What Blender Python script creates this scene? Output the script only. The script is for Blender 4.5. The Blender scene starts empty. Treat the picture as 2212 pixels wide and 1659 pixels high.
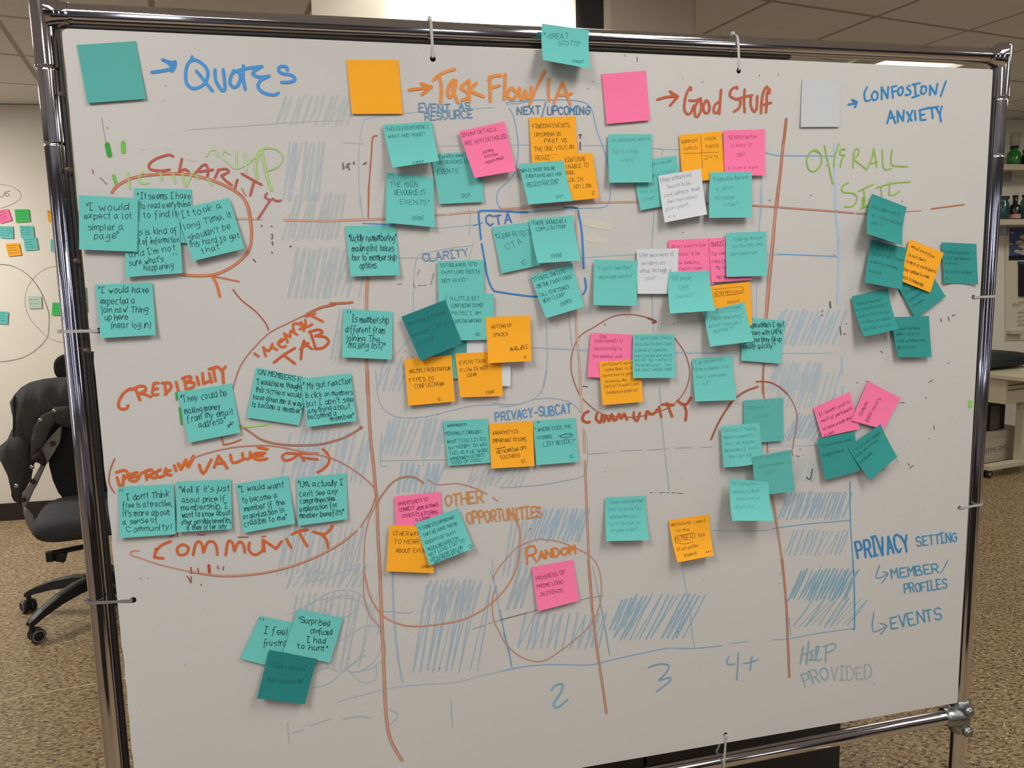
import bpy, bmesh, math, random
from mathutils import Vector, Matrix
random.seed(7)
S = bpy.context.scene
COL = S.collection
H = 1.55                       # camera height
# ---------------------------------------------------------------- camera
# camera axes in world coordinates (x right, y down, z forward as columns)
RX = Vector((0.97352635, -0.22725442, -0.02453298))
RY = Vector((-0.05398816, -0.12432017, -0.99077231))
RZ = Vector((0.22210744, 0.96586745, -0.13329801))
F, CX, CY = 1660.0, 1106.0, 829.5
cam_d = bpy.data.cameras.new('camera')
cam = bpy.data.objects.new('camera', cam_d)
COL.objects.link(cam)
cam_d.sensor_fit = 'HORIZONTAL'
cam_d.sensor_width = 36.0
cam_d.lens = F / 2212.0 * 36.0
cam_d.clip_start = 0.02
m = Matrix((RX, -RY, -RZ)).transposed().to_4x4()
m.translation = Vector((0, 0, H))
cam.matrix_world = m
S.camera = cam
# ---------------------------------------------------------------- world / view
w = bpy.data.worlds.new('world'); S.world = w; w.use_nodes = True
w.node_tree.nodes['Background'].inputs[0].default_value = (0.9, 0.88, 0.82, 1)
w.node_tree.nodes['Background'].inputs[1].default_value = 0.12
S.view_settings.view_transform = 'Standard'
S.view_settings.look = 'None'
S.view_settings.gamma = 1.0
S.view_settings.use_curve_mapping = False
S.view_settings.exposure = -0.12
CEIL = 2.76
GRID_ROT = math.radians(10)
GU = Vector((math.cos(GRID_ROT), math.sin(GRID_ROT), 0))
GV = Vector((-math.sin(GRID_ROT), math.cos(GRID_ROT), 0))
GO = Vector((2.625, 3.395, CEIL))
TILE = 0.64
# troffers: (grid u index, grid v index, watts, seen)
LAMPS = [(-7, -6, 46), (-4, -6, 26), (-1, -6, 19), (-7, -9, 9), (-3, -9, 9), (1, -9, 9), (2, -5, 20),
         (0.0, 99, 10), (-4, -2, 6), (4, -1, 18), (-8, 1, 12), (-9, 3, 72)]  # square lamps out of frame are added to brighten the background
LAMP_LABELS = ['long ceiling light above and left of the photographer, nearest the left post', 'long ceiling light straight above the photographer',
               'long ceiling light above and right of the photographer', 'long ceiling light in the rearmost row, left', 'long ceiling light in the rearmost row, middle',
               'long ceiling light in the rearmost row, right', 'long ceiling light high in front of the right edge of the whiteboard', 'glowing ceiling light seen in the slit above the upper right corner of the whiteboard',
               'long ceiling light above the space just behind the whiteboard', 'square ceiling light above the cream work table', 'square ceiling light above the office chair with the jacket', 'square ceiling light near the far wall with the small notes']
lamp_objs = []
for iu, iv, wt in LAMPS:
    ld = bpy.data.lights.new('troffer_light', 'AREA')
    ld.shape = 'RECTANGLE'; ld.size = TILE - 0.12; ld.size_y = TILE * 2 - 0.12
    if iv in (99, 1, -1, 3):
        ld.size_y = TILE - 0.12
    ld.energy = wt
    ld.color = (1.0, 0.965, 0.92)
    lo = bpy.data.objects.new('troffer_light', ld)
    COL.objects.link(lo)
    c = GO + GU * ((iu + 0.5) * TILE) + GV * (((iv if iv != 99 else 1) + (0.5 if ld.size_y < 1 else 1.0)) * TILE)
    if iv == 99:      # surface-mounted lamp just beyond the upper right corner of the board
        c = GO + GU * 0.80 + GV * 0.60
    lo.location = (c.x, c.y, CEIL - 0.03)
    lo.rotation_euler = (0, 0, GRID_ROT)
    lamp_objs.append((lo, iu, iv, c, ld.size_y))

# projector beam added to brighten the white partition (the projector itself is built further down)
pd = bpy.data.lights.new('projector_beam', 'SPOT'); pd.energy = 130; pd.spot_size = math.radians(34); pd.spot_blend = 0.25
pd.color = (1.0, 0.96, 0.86); pd.shadow_soft_size = 0.02
po = bpy.data.objects.new('projector_beam', pd); COL.objects.link(po)
po.location = (0.60, 1.72, 2.46)
po.rotation_euler = (Vector((0.62, 3.0, 2.50)) - Vector(po.location)).to_track_quat('-Z', 'Y').to_euler()

# ---------------------------------------------------------------- helpers
def ray(x, y):
    return RX * (x - CX) + RY * (y - CY) + RZ * F
def at(x, y, Y):
    r = ray(x, y); p = r * (Y / r.y); return Vector((p.x, p.y, p.z + H))
def lin(c):
    c /= 255.0
    return c / 12.92 if c <= 0.04045 else ((c + 0.055) / 1.055) ** 2.4
def srgb(c):
    return tuple(lin(v) for v in c) + (1,)
MATS = {}
def mat(name, col=(200, 200, 200), rough=0.6, metal=0.0, spec=0.5, noise=0.0, nscale=20, bump=0.0, emit=None, es=1.0, coat=0.0, raw=None, alpha=None, trans=0.0):
    if name in MATS: return MATS[name]
    M = bpy.data.materials.new(name); M.use_nodes = True
    nt = M.node_tree; b = nt.nodes['Principled BSDF']
    c = raw if raw else srgb(col)
    b.inputs['Base Color'].default_value = c
    b.inputs['Roughness'].default_value = rough
    b.inputs['Metallic'].default_value = metal
    b.inputs['Specular IOR Level'].default_value = spec
    b.inputs['Coat Weight'].default_value = coat
    b.inputs['Transmission Weight'].default_value = trans
    if noise or bump:
        tc = nt.nodes.new('ShaderNodeTexCoord')
        n = nt.nodes.new('ShaderNodeTexNoise'); n.inputs['Scale'].default_value = nscale
        n.inputs['Detail'].default_value = 4
        nt.links.new(tc.outputs['Object'], n.inputs['Vector'])
        if noise:
            mx = nt.nodes.new('ShaderNodeMix'); mx.data_type = 'RGBA'
            mx.inputs['A'].default_value = tuple(v * (1 - noise) for v in c[:3]) + (1,)
            mx.inputs['B'].default_value = tuple(min(1, v * (1 + noise)) for v in c[:3]) + (1,)
            nt.links.new(n.outputs['Fac'], mx.inputs['Factor'])
            nt.links.new(mx.outputs['Result'], b.inputs['Base Color'])
        if bump:
            bp = nt.nodes.new('ShaderNodeBump'); bp.inputs['Strength'].default_value = bump
            bp.inputs['Distance'].default_value = 0.002
            nt.links.new(n.outputs['Fac'], bp.inputs['Height'])
            nt.links.new(bp.outputs['Normal'], b.inputs['Normal'])
    if emit:
        b.inputs['Emission Color'].default_value = srgb(emit)
        b.inputs['Emission Strength'].default_value = es
    MATS[name] = M
    return M
# albedo of marks and papers on the whiteboard: photo colour relative to the photo's board colour
BOARD_ALB = 0.56
BOARD_PH = (181, 171, 160)
def paper_raw(c):
    a = [BOARD_ALB * lin(c[i]) / lin(BOARD_PH[i]) * (1.0, 0.985, 0.96)[i] for i in range(3)]
    k = min(1.0, 0.93 / max(a))
    return tuple(v * k for v in a) + (1,)
def ink(c):
    n = 'ink_%d_%d_%d' % tuple(c)
    return mat(n, raw=paper_raw(tuple(v * .955 for v in c)), rough=0.55, spec=0.25, noise=0.12, nscale=90)

def empty(name, loc=(0, 0, 0), rz=0.0):
    o = bpy.data.objects.new(name, None); COL.objects.link(o)
    o.location = loc; o.rotation_euler = (0, 0, rz); o.empty_display_size = 0.05
    return o
def tag(o, label=None, cat=None, group=None, kind=None):
    if label: o['label'] = label
    if cat: o['category'] = cat
    if group: o['group'] = group
    if kind: o['kind'] = kind
    return o
bpy.context.view_layer.update()
class MB:
    def __init__(s): s.v = []; s.f = []; s.sm = []
    def add(s, vs, fs, smooth=False):
        n = len(s.v); s.v += [Vector(p) for p in vs]
        for f in fs: s.f.append(tuple(i + n for i in f)); s.sm.append(smooth)
        return s
    def box(s, c, d, R=None, bev=0.0):
        x, y, z = d[0] / 2, d[1] / 2, d[2] / 2
        if bev:
            bm = bmesh.new(); bmesh.ops.create_cube(bm, size=1)
            for v in bm.verts: v.co = Vector((v.co.x * d[0], v.co.y * d[1], v.co.z * d[2]))
            bmesh.ops.bevel(bm, geom=bm.edges[:], offset=bev, segments=2, profile=0.5, affect='EDGES')
            vs = [v.co.copy() for v in bm.verts]; bm.verts.index_update()
            fs = [tuple(v.index for v in f.verts) for f in bm.faces]; bm.free()
        else:
            vs = [Vector((a * x, b * y, e * z)) for a in (-1, 1) for b in (-1, 1) for e in (-1, 1)]
            fs = [(0, 1, 3, 2), (4, 6, 7, 5), (0, 4, 5, 1), (2, 3, 7, 6), (0, 2, 6, 4), (1, 5, 7, 3)]
        if R is not None: vs = [R @ v for v in vs]
        c = Vector(c)
        return s.add([v + c for v in vs], fs)
    def tube(s, pts, rad, seg=20, cap=True, smooth=True, closed=False):
        pts = [Vector(p) for p in pts]
        if not hasattr(rad, '__len__'): rad = [rad] * len(pts)
        rings = []; up = None
        n = len(pts)
        for i, p in enumerate(pts):
            if closed: t = pts[(i + 1) % n] - pts[i - 1]
            elif i == 0: t = pts[1] - p
            elif i == n - 1: t = p - pts[-2]
            else:
                t = (pts[i + 1] - p).normalized() + (p - pts[i - 1]).normalized()
                if t.length < 1e-6: t = pts[i + 1] - p
            t.normalize()
            if up is None:
                up = t.orthogonal().normalized()
            else:
                up = (up - t * up.dot(t))
                up = up.normalized() if up.length > 1e-6 else t.orthogonal().normalized()
            sd = t.cross(up)
            rings.append([p + (up * math.cos(2 * math.pi * k / seg) + sd * math.sin(2 * math.pi * k / seg)) * rad[i] for k in range(seg)])
        vs = [v for r in rings for v in r]; fs = []
        m_ = n if closed else n - 1
        for i in range(m_):
            j = (i + 1) % n
            for k in range(seg):
                a = i * seg + k; b = i * seg + (k + 1) % seg; c = j * seg + (k + 1) % seg; d = j * seg + k
                fs.append((a, b, c, d))
        s.add(vs, fs, smooth)
        if cap and not closed:
            s.add(rings[0], [tuple(range(seg))[::-1]]); s.add(rings[-1], [tuple(range(seg))])
        return s
    def lathe(s, prof, c=(0, 0, 0), seg=24, R=None):
        vs = []; fs = []; c = Vector(c)
        for r, z in prof:
            for k in range(seg):
                a = 2 * math.pi * k / seg
                v = Vector((r * math.cos(a), r * math.sin(a), z))
                if R is not None: v = R @ v
                vs.append(v + c)
        for i in range(len(prof) - 1):
            for k in range(seg):
                fs.append((i * seg + k, i * seg + (k + 1) % seg, (i + 1) * seg + (k + 1) % seg, (i + 1) * seg + k))
        s.add(vs, fs, True)
        if prof[0][0] > 1e-5: s.add(vs[:seg], [tuple(range(seg))[::-1]])
        if prof[-1][0] > 1e-5: s.add(vs[-seg:], [tuple(range(seg))])
        return s
    def prism(s, pts, thick):
        """pts: planar outline (Vectors); thick: Vector extrusion"""
        n = len(pts)
        vs = [Vector(p) for p in pts] + [Vector(p) + thick for p in pts]
        fs = [tuple(range(n)), tuple(range(2 * n - 1, n - 1, -1))] + [(i, i + n, (i + 1) % n + n, (i + 1) % n) for i in range(n)]
        return s.add(vs, fs)
    def build(s, name, material, parent=None, loc=None):
        me = bpy.data.meshes.new(name)
        off = Vector((0, 0, 0))
        if parent is not None and parent.type == 'EMPTY' or parent is not None:
            p = parent
            chain = Vector((0, 0, 0))
            inv = Matrix.Identity(4)
            mw = world_of(parent).inverted()
            me.from_pydata([tuple(mw @ v) for v in s.v], [], s.f)
        else:
            if loc is not None: off = Vector(loc)
            me.from_pydata([tuple(v - off) for v in s.v], [], s.f)
        me.polygons.foreach_set('use_smooth', s.sm)
        me.update()
        o = bpy.data.objects.new(name, me); COL.objects.link(o)
        if parent is not None: o.parent = parent
        elif loc is not None: o.location = off
        if material: me.materials.append(material)
        return o
def world_of(o):
    m_ = Matrix.LocRotScale(o.location, o.rotation_euler, None)
    return world_of(o.parent) @ m_ if o.parent else m_
def fixnormals(o):
    bm = bmesh.new(); bm.from_mesh(o.data); bmesh.ops.recalc_face_normals(bm, faces=bm.faces[:]); bm.to_mesh(o.data); bm.free()
    return o

# ---------------------------------------------------------------- materials
def chrome(name, axis, dist=0.0013):
    """polished pipe: fine ripples running along the pipe break its reflections into streaks"""
    M = mat(name, (208, 208, 218), rough=0.07, metal=1.0)
    nt = M.node_tree; b = nt.nodes['Principled BSDF']; L = nt.links
    tc = nt.nodes.new('ShaderNodeTexCoord'); mp = nt.nodes.new('ShaderNodeMapping')
    sc = [1, 1, 1]; sc[axis] = 0.006; mp.inputs['Scale'].default_value = sc
    L.new(tc.outputs['Object'], mp.inputs['Vector'])
    n = nt.nodes.new('ShaderNodeTexNoise'); n.inputs['Scale'].default_value = 230; n.inputs['Detail'].default_value = 0.5
    L.new(mp.outputs[0], n.inputs['Vector'])
    bp = nt.nodes.new('ShaderNodeBump'); bp.inputs['Strength'].default_value = 0.9; bp.inputs['Distance'].default_value = dist
    L.new(n.outputs['Fac'], bp.inputs['Height']); L.new(bp.outputs['Normal'], b.inputs['Normal'])
    return M
M_chrome = chrome('chrome_upright', 2)
M_chrome_h = chrome('chrome_rail', 0, 0.0003)
M_chrome_f = mat('chrome_fitting', (200, 200, 212), rough=0.06, metal=1.0)
M_cast = mat('galvanised_cast', (150, 155, 155), rough=0.32, metal=1.0, noise=0.2, nscale=120, bump=0.4)
M_wall = mat('wall_paint', (226, 220, 206), rough=0.7, noise=0.03, nscale=2)
M_ceil = mat('ceiling_tile', (230, 230, 228), rough=0.9, noise=0.04, nscale=60, bump=0.3)
M_tbar = mat('ceiling_grid', (165, 156, 140), rough=0.6)
M_black = mat('black_plastic', (24, 24, 25), rough=0.45)
M_blackfab = mat('black_fabric', (22, 22, 23), rough=0.9, noise=0.2, nscale=200)
M_base = mat('baseboard_vinyl', (40, 33, 30), rough=0.5)
M_tie = mat('clear_nylon', (205, 202, 198), rough=0.35, trans=0.35)
M_tie_b = mat('grey_nylon', (120, 114, 110), rough=0.4)
M_dark_hole = mat('dark_hole', (14, 12, 12), rough=0.9)

# floor material: speckled vinyl composition tile
def floor_mat():
    M = bpy.data.materials.new('floor_speckled'); M.use_nodes = True
    nt = M.node_tree; b = nt.nodes['Principled BSDF']; L = nt.links
    tc = nt.nodes.new('ShaderNodeTexCoord')
    def vor(sc, lo, hi, sx=1, rot=0.0):
        mp = nt.nodes.new('ShaderNodeMapping'); mp.inputs['Scale'].default_value = (sx, 1, 1)
        mp.inputs['Rotation'].default_value = (0, 0, rot)
        L.new(tc.outputs['Object'], mp.inputs['Vector'])
        nz = nt.nodes.new('ShaderNodeTexNoise'); nz.inputs['Scale'].default_value = sc
        nz.inputs['Detail'].default_value = 2.5
        L.new(mp.outputs[0], nz.inputs['Vector'])
        r = nt.nodes.new('ShaderNodeMapRange'); r.inputs['From Min'].default_value = lo; r.inputs['From Max'].default_value = hi
        L.new(nz.outputs['Fac'], r.inputs['Value'])
        return r.outputs[0]
    def mix(a, bcol, fac):
        mx = nt.nodes.new('ShaderNodeMix'); mx.data_type = 'RGBA'
        if isinstance(a, tuple): mx.inputs['A'].default_value = a
        else: L.new(a, mx.inputs['A'])
        mx.inputs['B'].default_value = bcol
        L.new(fac, mx.inputs['Factor'])
        return mx.outputs['Result']
    c = mix(srgb((150, 128, 96)), srgb((162, 142, 108)), vor(8, .35, .65))
    c = mix(c, srgb((122, 99, 72)), vor(75, .49, .58, 0.6, .5))
    c = mix(c, srgb((52, 37, 25)), vor(115, .585, .63, 0.5, .9))
    c = mix(c, srgb((206, 188, 152)), vor(115, .60, .66, 0.5, 2.1))
    L.new(c, b.inputs['Base Color'])
    b.inputs['Roughness'].default_value = 0.42
    b.inputs['Specular IOR Level'].default_value = 0.35
    return M
M_floor = floor_mat()

# ---------------------------------------------------------------- room shell
def struct(mb, name, material, parent=None):
    o = mb.build(name, material, parent)
    if parent is None: tag(o, kind='structure')
    return o
X0, X1, Y0, Y1 = -6.5, 9.5, -6.5, 7.2
fl = struct(MB().box(((X0 + X1) / 2, (Y0 + Y1) / 2, -0.031), (X1 - X0, Y1 - Y0, 0.06)), 'floor', mat('floor_joint', (196, 178, 146), rough=0.7))
tag(fl, 'brown and cream speckled vinyl floor with pale joints')
# floor slabs (large welded sheets with pale joints), rotated a little against the board
FR = math.radians(7); fu = Vector((math.cos(FR), math.sin(FR), 0)); fv = Vector((-math.sin(FR), math.cos(FR), 0))
fo = Vector((-1.2, 3.165, 0)) - fu * 3.5
WB_L = Vector((-6.5, 5.98, 0)); WB_R = Vector((9.5, 5.25, 0))
_d = (WB_R - WB_L).normalized(); _n = Vector((-_d.y, _d.x, 0))
for i in range(-2, 4):
    SV, SO = (1.9, 0.0) if i < 1 else (3.8, -2.0)
    for j in range(-6, 3):
        c = fo + fu * ((i + .5) * 4.8) + fv * ((j + .5) * SV + SO)
        mbx = MB().box((c.x, c.y, -0.0025), (4.8 - .01, SV - .01, 0.005), Matrix.Rotation(FR, 3, 'Z'))
        bm = bmesh.new(); vv = [bm.verts.new(v) for v in mbx.v]
        for f in mbx.f: bm.faces.new([vv[k] for k in f])
        for co, no in (((X0 + .002, 0, 0), (-1, 0, 0)), ((X1 - .002, 0, 0), (1, 0, 0)), ((0, Y0 + .002, 0), (0, -1, 0)), (tuple(WB_L - _n * .002), tuple(_n))):
            if bm.faces:
                r = bmesh.ops.bisect_plane(bm, geom=bm.verts[:] + bm.edges[:] + bm.faces[:], plane_co=co, plane_no=no, clear_outer=True)
        if len(bm.faces) < 3: bm.free(); continue
        me = bpy.data.meshes.new('floor_sheet'); bm.to_mesh(me); bm.free(); me.materials.append(M_floor)
        o = bpy.data.objects.new('floor_sheet', me); COL.objects.link(o); o.parent = fl
# walls
def wallseg(name, a, b, th, z0=0.0, z1=CEIL, m_=None):
    d = (b - a); n = Vector((-d.y, d.x, 0)).normalized() * th
    mb = MB()
    mb.prism([a + Vector((0, 0, z0)), b + Vector((0, 0, z0)), b + Vector((0, 0, z1)), a + Vector((0, 0, z1))], n)
    return fixnormals(struct(mb, name, m_ or M_wall))
wb = wallseg('wall_back', WB_L, WB_R, 0.12)
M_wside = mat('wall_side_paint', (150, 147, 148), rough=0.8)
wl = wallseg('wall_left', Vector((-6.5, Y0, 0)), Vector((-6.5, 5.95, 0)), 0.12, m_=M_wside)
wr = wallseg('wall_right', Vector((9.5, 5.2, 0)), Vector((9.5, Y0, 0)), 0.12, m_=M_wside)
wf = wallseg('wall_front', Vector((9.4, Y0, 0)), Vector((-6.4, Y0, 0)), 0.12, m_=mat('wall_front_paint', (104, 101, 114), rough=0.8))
bbn = (WB_R - WB_L).normalized(); bn = Vector((bbn.y, -bbn.x, 0))
mb = MB(); a = WB_L + bn * 0.001; b = WB_R + bn * 0.001
mb.prism([a, b, b + Vector((0, 0, .12)), a + Vector((0, 0, .12))], bn * 0.012)
tag(fixnormals(mb.build('baseboard_back', M_base)), kind='structure')
def wally(x):     # y of the back wall front at X
    t = (x - WB_L.x) / (WB_R.x - WB_L.x); return WB_L.y + t * (WB_R.y - WB_L.y)
def on_wall(px, py, off=0.0):
    r = ray(px, py); n = bn; p0 = WB_L + bn * off - Vector((0, 0, H))
    t = n.dot(Vector((p0.x, p0.y, 0))) / n.dot(Vector((r.x, r.y, 0)))
    p = r * t; return Vector((p.x, p.y, p.z + H))
# tall glowing window panels added unseen in the walls behind and beside the photographer to streak the chrome
M_win = mat('window_daylight', (240, 243, 255), rough=.4, emit=(238, 242, 255), es=4.5)
M_wfr = mat('window_frame_grey', (120, 120, 122), rough=.5)
wn = 0
for (x, y, ax) in ((-4.2, Y0, 0), (-1.6, Y0, 0), (1.4, Y0, 0), (4.6, Y0, 0), (X0, -3.6, 1), (X0, .2, 1), (X1, -2.0, 1)):
    wn += 1
    s_ = 1 if (ax == 0 or x < 0) else -1
    dx, dy = ((.5, .02) if ax == 0 else (.02, .5))
    ox, oy = ((0, .015) if ax == 0 else (s_ * .015, 0))
    e = struct(MB().box((x + ox, y + oy, 1.35), (dx, dy, 2.0)), 'window_%d' % wn, M_win)  # glowing panel, added out of view for streaks in the chrome
    fm = MB()
    for d_ in (-.275, .275): fm.box((x + ox * 2 + (d_ if ax == 0 else 0), y + oy * 2 + (d_ if ax else 0), 1.35), (.05, .05, 2.1))
    for z in (.325, 2.375, 1.35): fm.box((x + ox * 2, y + oy * 2, z), ((.6 if ax == 0 else .05), (.05 if ax == 0 else .6), .05))
    fm.build('window_frame', M_wfr, e)
# ceiling: slab, tiles as pieces, T-bars
cl = struct(MB().box(((X0 + X1) / 2, (Y0 + Y1) / 2, CEIL + 0.07), (X1 - X0, Y1 - Y0, 0.06)), 'ceiling', M_tbar)
tile_me = None
lamp_cells = set()
for lo, iu, iv, c, sy in lamp_objs:
    if iv == 99: continue
    lamp_cells.add((int(iu), int(iv)))
    if sy > 1: lamp_cells.add((int(iu), int(iv) + 1))
def tile_src():
    h = (TILE - 0.022) / 2
    mb = MB().box((0, 0, 0), (2 * h, 2 * h, 0.016), bev=0.004)
    me = bpy.data.meshes.new('ceiling_panel')
    me.from_pydata([tuple(v) for v in mb.v], [], mb.f); me.materials.append(M_ceil)
    return me
tile_me = tile_src()
for iu in range(-13, 9):
    for iv in range(-14, 4):
        if (iu, iv) in lamp_cells: continue
        c = GO + GU * ((iu + .5) * TILE) + GV * ((iv + .5) * TILE)
        if not (X0 + .4 < c.x < X1 - .4 and Y0 + .4 < c.y < wally(c.x) - 0.42): continue
        vis = c.y > 2.6
        o = bpy.data.objects.new('ceiling_panel', tile_me); COL.objects.link(o)
        o.parent = cl; o.location = (c.x, c.y, CEIL + 0.012 + (random.random() - .5) * .002)
        o.rotation_euler = (0, 0, GRID_ROT)
        if not vis and False: pass
mb = MB()
R10 = Matrix.Rotation(GRID_ROT, 3, 'Z')
for iu in range(-14, 11):
    c = GO + GU * (iu * TILE) + GV * (-5 * TILE)
    mb.box((c.x, c.y, CEIL + .012), (0.022, 12.2, 0.012), R10)
for iv in range(-15, 5):
    c = GO + GU * (-2.5 * TILE) + GV * (iv * TILE)
    mb.box((c.x, c.y, CEIL + .0118), (15.0, 0.022, 0.012), R10)
# keep the grid inside the room
o = mb.build('ceiling_grid', M_tbar, cl)
bm = bmesh.new(); bm.from_mesh(o.data)
for co, no in (((X0 + .02, 0, 0), (-1, 0, 0)), ((X1 - .02, 0, 0), (1, 0, 0)), ((0, Y0 + .02, 0), (0, -1, 0)), (tuple(WB_L + bn * .01), tuple(-bn))):
    g = bm.verts[:] + bm.edges[:] + bm.faces[:]
    bmesh.ops.bisect_plane(bm, geom=g, plane_co=co, plane_no=no, clear_outer=True)
bm.to_mesh(o.data); bm.free()
# cut ceiling infill along the back wall (uncut tiles end before it)
for iu in range(-13, 9):
    for iv in range(-4, 6):
        if (iu, iv) in lamp_cells: continue
        c = GO + GU * ((iu + .5) * TILE) + GV * ((iv + .5) * TILE)
        if not (X0 + .4 < c.x < X1 - .4 and wally(c.x) - 0.42 <= c.y < wally(c.x) + 0.42): continue
        bm = bmesh.new(); bm.from_mesh(tile_me)
        bm.transform(Matrix.Translation((c.x, c.y, CEIL + 0.012)) @ Matrix.Rotation(GRID_ROT, 4, 'Z'))
        bmesh.ops.bisect_plane(bm, geom=bm.verts[:] + bm.edges[:] + bm.faces[:], plane_co=tuple(WB_L + bn * .004), plane_no=tuple(-bn), clear_outer=True)
        if len(bm.faces) < 3: bm.free(); continue
        me = bpy.data.meshes.new('ceiling_panel'); bm.to_mesh(me); bm.free(); me.materials.append(M_ceil)
        o = bpy.data.objects.new('ceiling_panel', me); COL.objects.link(o); o.parent = cl
# troffer fixtures
M_diff = mat('lit_diffuser', (255, 250, 235), rough=0.5, emit=(255, 247, 228), es=2.2)
M_lampframe = mat('white_enamel', (215, 210, 198), rough=0.4)
for n_, (lo, iu, iv, c, sy) in enumerate(lamp_objs):
    e = empty('ceiling_light', (c.x, c.y, CEIL), GRID_ROT)
    tag(e, LAMP_LABELS[n_], 'light', 'recessed ceiling lights')
    R_ = Matrix.Rotation(GRID_ROT, 3, 'Z')
    dz_ = -0.03 if iv == 99 else 0.0
    def P(x, y, z): return R_ @ Vector((x, y, 0)) + Vector((c.x, c.y, CEIL + z + dz_))
    L_, W_ = (TILE * (2 if sy > 1 else 1) - .03) / 2, (TILE - .03) / 2
    mb = MB()
    for (a_, b_, dx, dy) in ((0, L_ - .02, 2 * W_, .04), (0, -L_ + .02, 2 * W_, .04), (W_ - .02, 0, .04, 2 * L_ - .08), (-W_ + .02, 0, .04, 2 * L_ - .08)):
        mb.box(P(a_, b_, .005), (dx, dy, .04), R_)
    mb.build('frame', M_lampframe, e)
    MB().box(P(0, 0, .012), (2 * W_ - .08, 2 * L_ - .08, .01), R_).build('diffuser', M_diff, e)
    lo.parent = e
    lo.location = (0, 0, -0.018 + dz_); lo.rotation_euler = (0, 0, 0)

# ---------------------------------------------------------------- whiteboard + frame
YB = 1.21                                  # board front surface
BX0, BX1 = -0.3385, 1.181
BZ1, BZ0 = H + 0.3555, H - 0.8635
TR = 0.0142                                # pipe radius
TY = YB + 0.0200                            # pipe axis
PLX, PRX = -0.3657, 1.2177      # post axes at the top; they lean a few mm
PLK, PRK = 0.0039, 0.0081        # x per metre of height
RTZ, RBZ = H + 0.3802, H - 0.9046
RTZ2, RBZ1 = H + 0.3832, H - 0.9242
TILES = {'A': 0, 'B': 540, 'C': 1080, 'D': 1612}
ROWS = {'0': 0, '1': 400, '2': 800, '3': 1209}
ZK = 600 / 2212.0
def px(tile, x, y):
    return TILES[tile[0]] + x * ZK, ROWS[tile[1]] + y * ZK
def board_pt(p, off=0.0):
    return at(p[0], p[1], YB - off)
holes_px = [(935, 127), (1596, 153), (2103, 642), (2073, 1097), (288, 1296), (1567, 1587), (216, 714)]
board = empty('whiteboard', ((BX0 + BX1) / 2, YB, BZ0))
tag(board, 'large worn whiteboard covered in marker writing, tied inside the chrome pipe frame', 'whiteboard')
def board_mesh():
    bm = bmesh.new()
    r = 0.008; pts = []
    for cx_, cz_, a0 in ((BX1 - .003, BZ0 + .003, -90), (BX1 - .003, BZ1 - .003, 0), (BX0 + r, BZ1 - r, 90), (BX0 + .003, BZ0 + .003, 180)):
        rr = r if (cx_ == BX0 + r) else .003
        for k in range(5):
            a = math.radians(a0 + k * 22.5); pts.append((cx_ + rr * math.cos(a), cz_ + rr * math.sin(a)))
    # slightly chipped left edge
    out = []
    for i, p in enumerate(pts):
        out.append(p); q = pts[(i + 1) % len(pts)]
        if p[0] < BX0 + .004 and q[0] < BX0 + .004 and abs(p[1] - q[1]) > .5:
            n = 70
            for k in range(1, n):
                z = p[1] + (q[1] - p[1]) * k / n
                out.append((BX0 + random.choice((0, 0, 0, .0006, .0012, -.0004)), z))
    vs = [bm.verts.new((x, YB, z)) for x, z in out]
    f = bm.faces.new(vs)
    r_ = bmesh.ops.extrude_face_region(bm, geom=[f])
    for v in r_['geom']:
        if isinstance(v, bmesh.types.BMVert): v.co.y += 0.005
    bmesh.ops.recalc_face_normals(bm, faces=bm.faces[:])
    return bm
bm = board_mesh(); me = bpy.data.meshes.new('panel'); bm.to_mesh(me); bm.free()
tmp = bpy.data.objects.new('tmp', me); COL.objects.link(tmp)
cb = MB()
for hp in holes_px:
    p = board_pt(hp)
    cb.tube([p + Vector((0, -.02, 0)), p + Vector((0, .02, 0))], 0.0044, seg=16)
cut = fixnormals(cb.build('cut', None))
md = tmp.modifiers.new('b', 'BOOLEAN'); md.object = cut; md.operation = 'DIFFERENCE'; md.solver = 'EXACT'
dg = bpy.context.evaluated_depsgraph_get()
me2 = bpy.data.meshes.new_from_object(tmp.evaluated_get(dg))
bpy.data.objects.remove(tmp); bpy.data.objects.remove(cut)
me2.transform(Matrix.Translation(-board.location)); me2.name = 'panel'
M_board = mat('whiteboard_enamel', raw=(BOARD_ALB, BOARD_ALB * .985, BOARD_ALB * .96, 1), rough=0.38, spec=0.35, noise=0.022, nscale=7)
M_hard = mat('hardboard_brown', (40, 31, 26), rough=0.85, noise=0.3, nscale=80)
me2.materials.clear(); me2.materials.append(M_board); me2.materials.append(M_hard)
for p in me2.polygons:
    p.material_index = 0 if p.normal.y < -0.9 or (p.normal.y < 0.5 and p.center.x > 0 and abs(p.normal.y) < .1) else 1
pan = bpy.data.objects.new('panel', me2); COL.objects.link(pan); pan.parent = board

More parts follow.
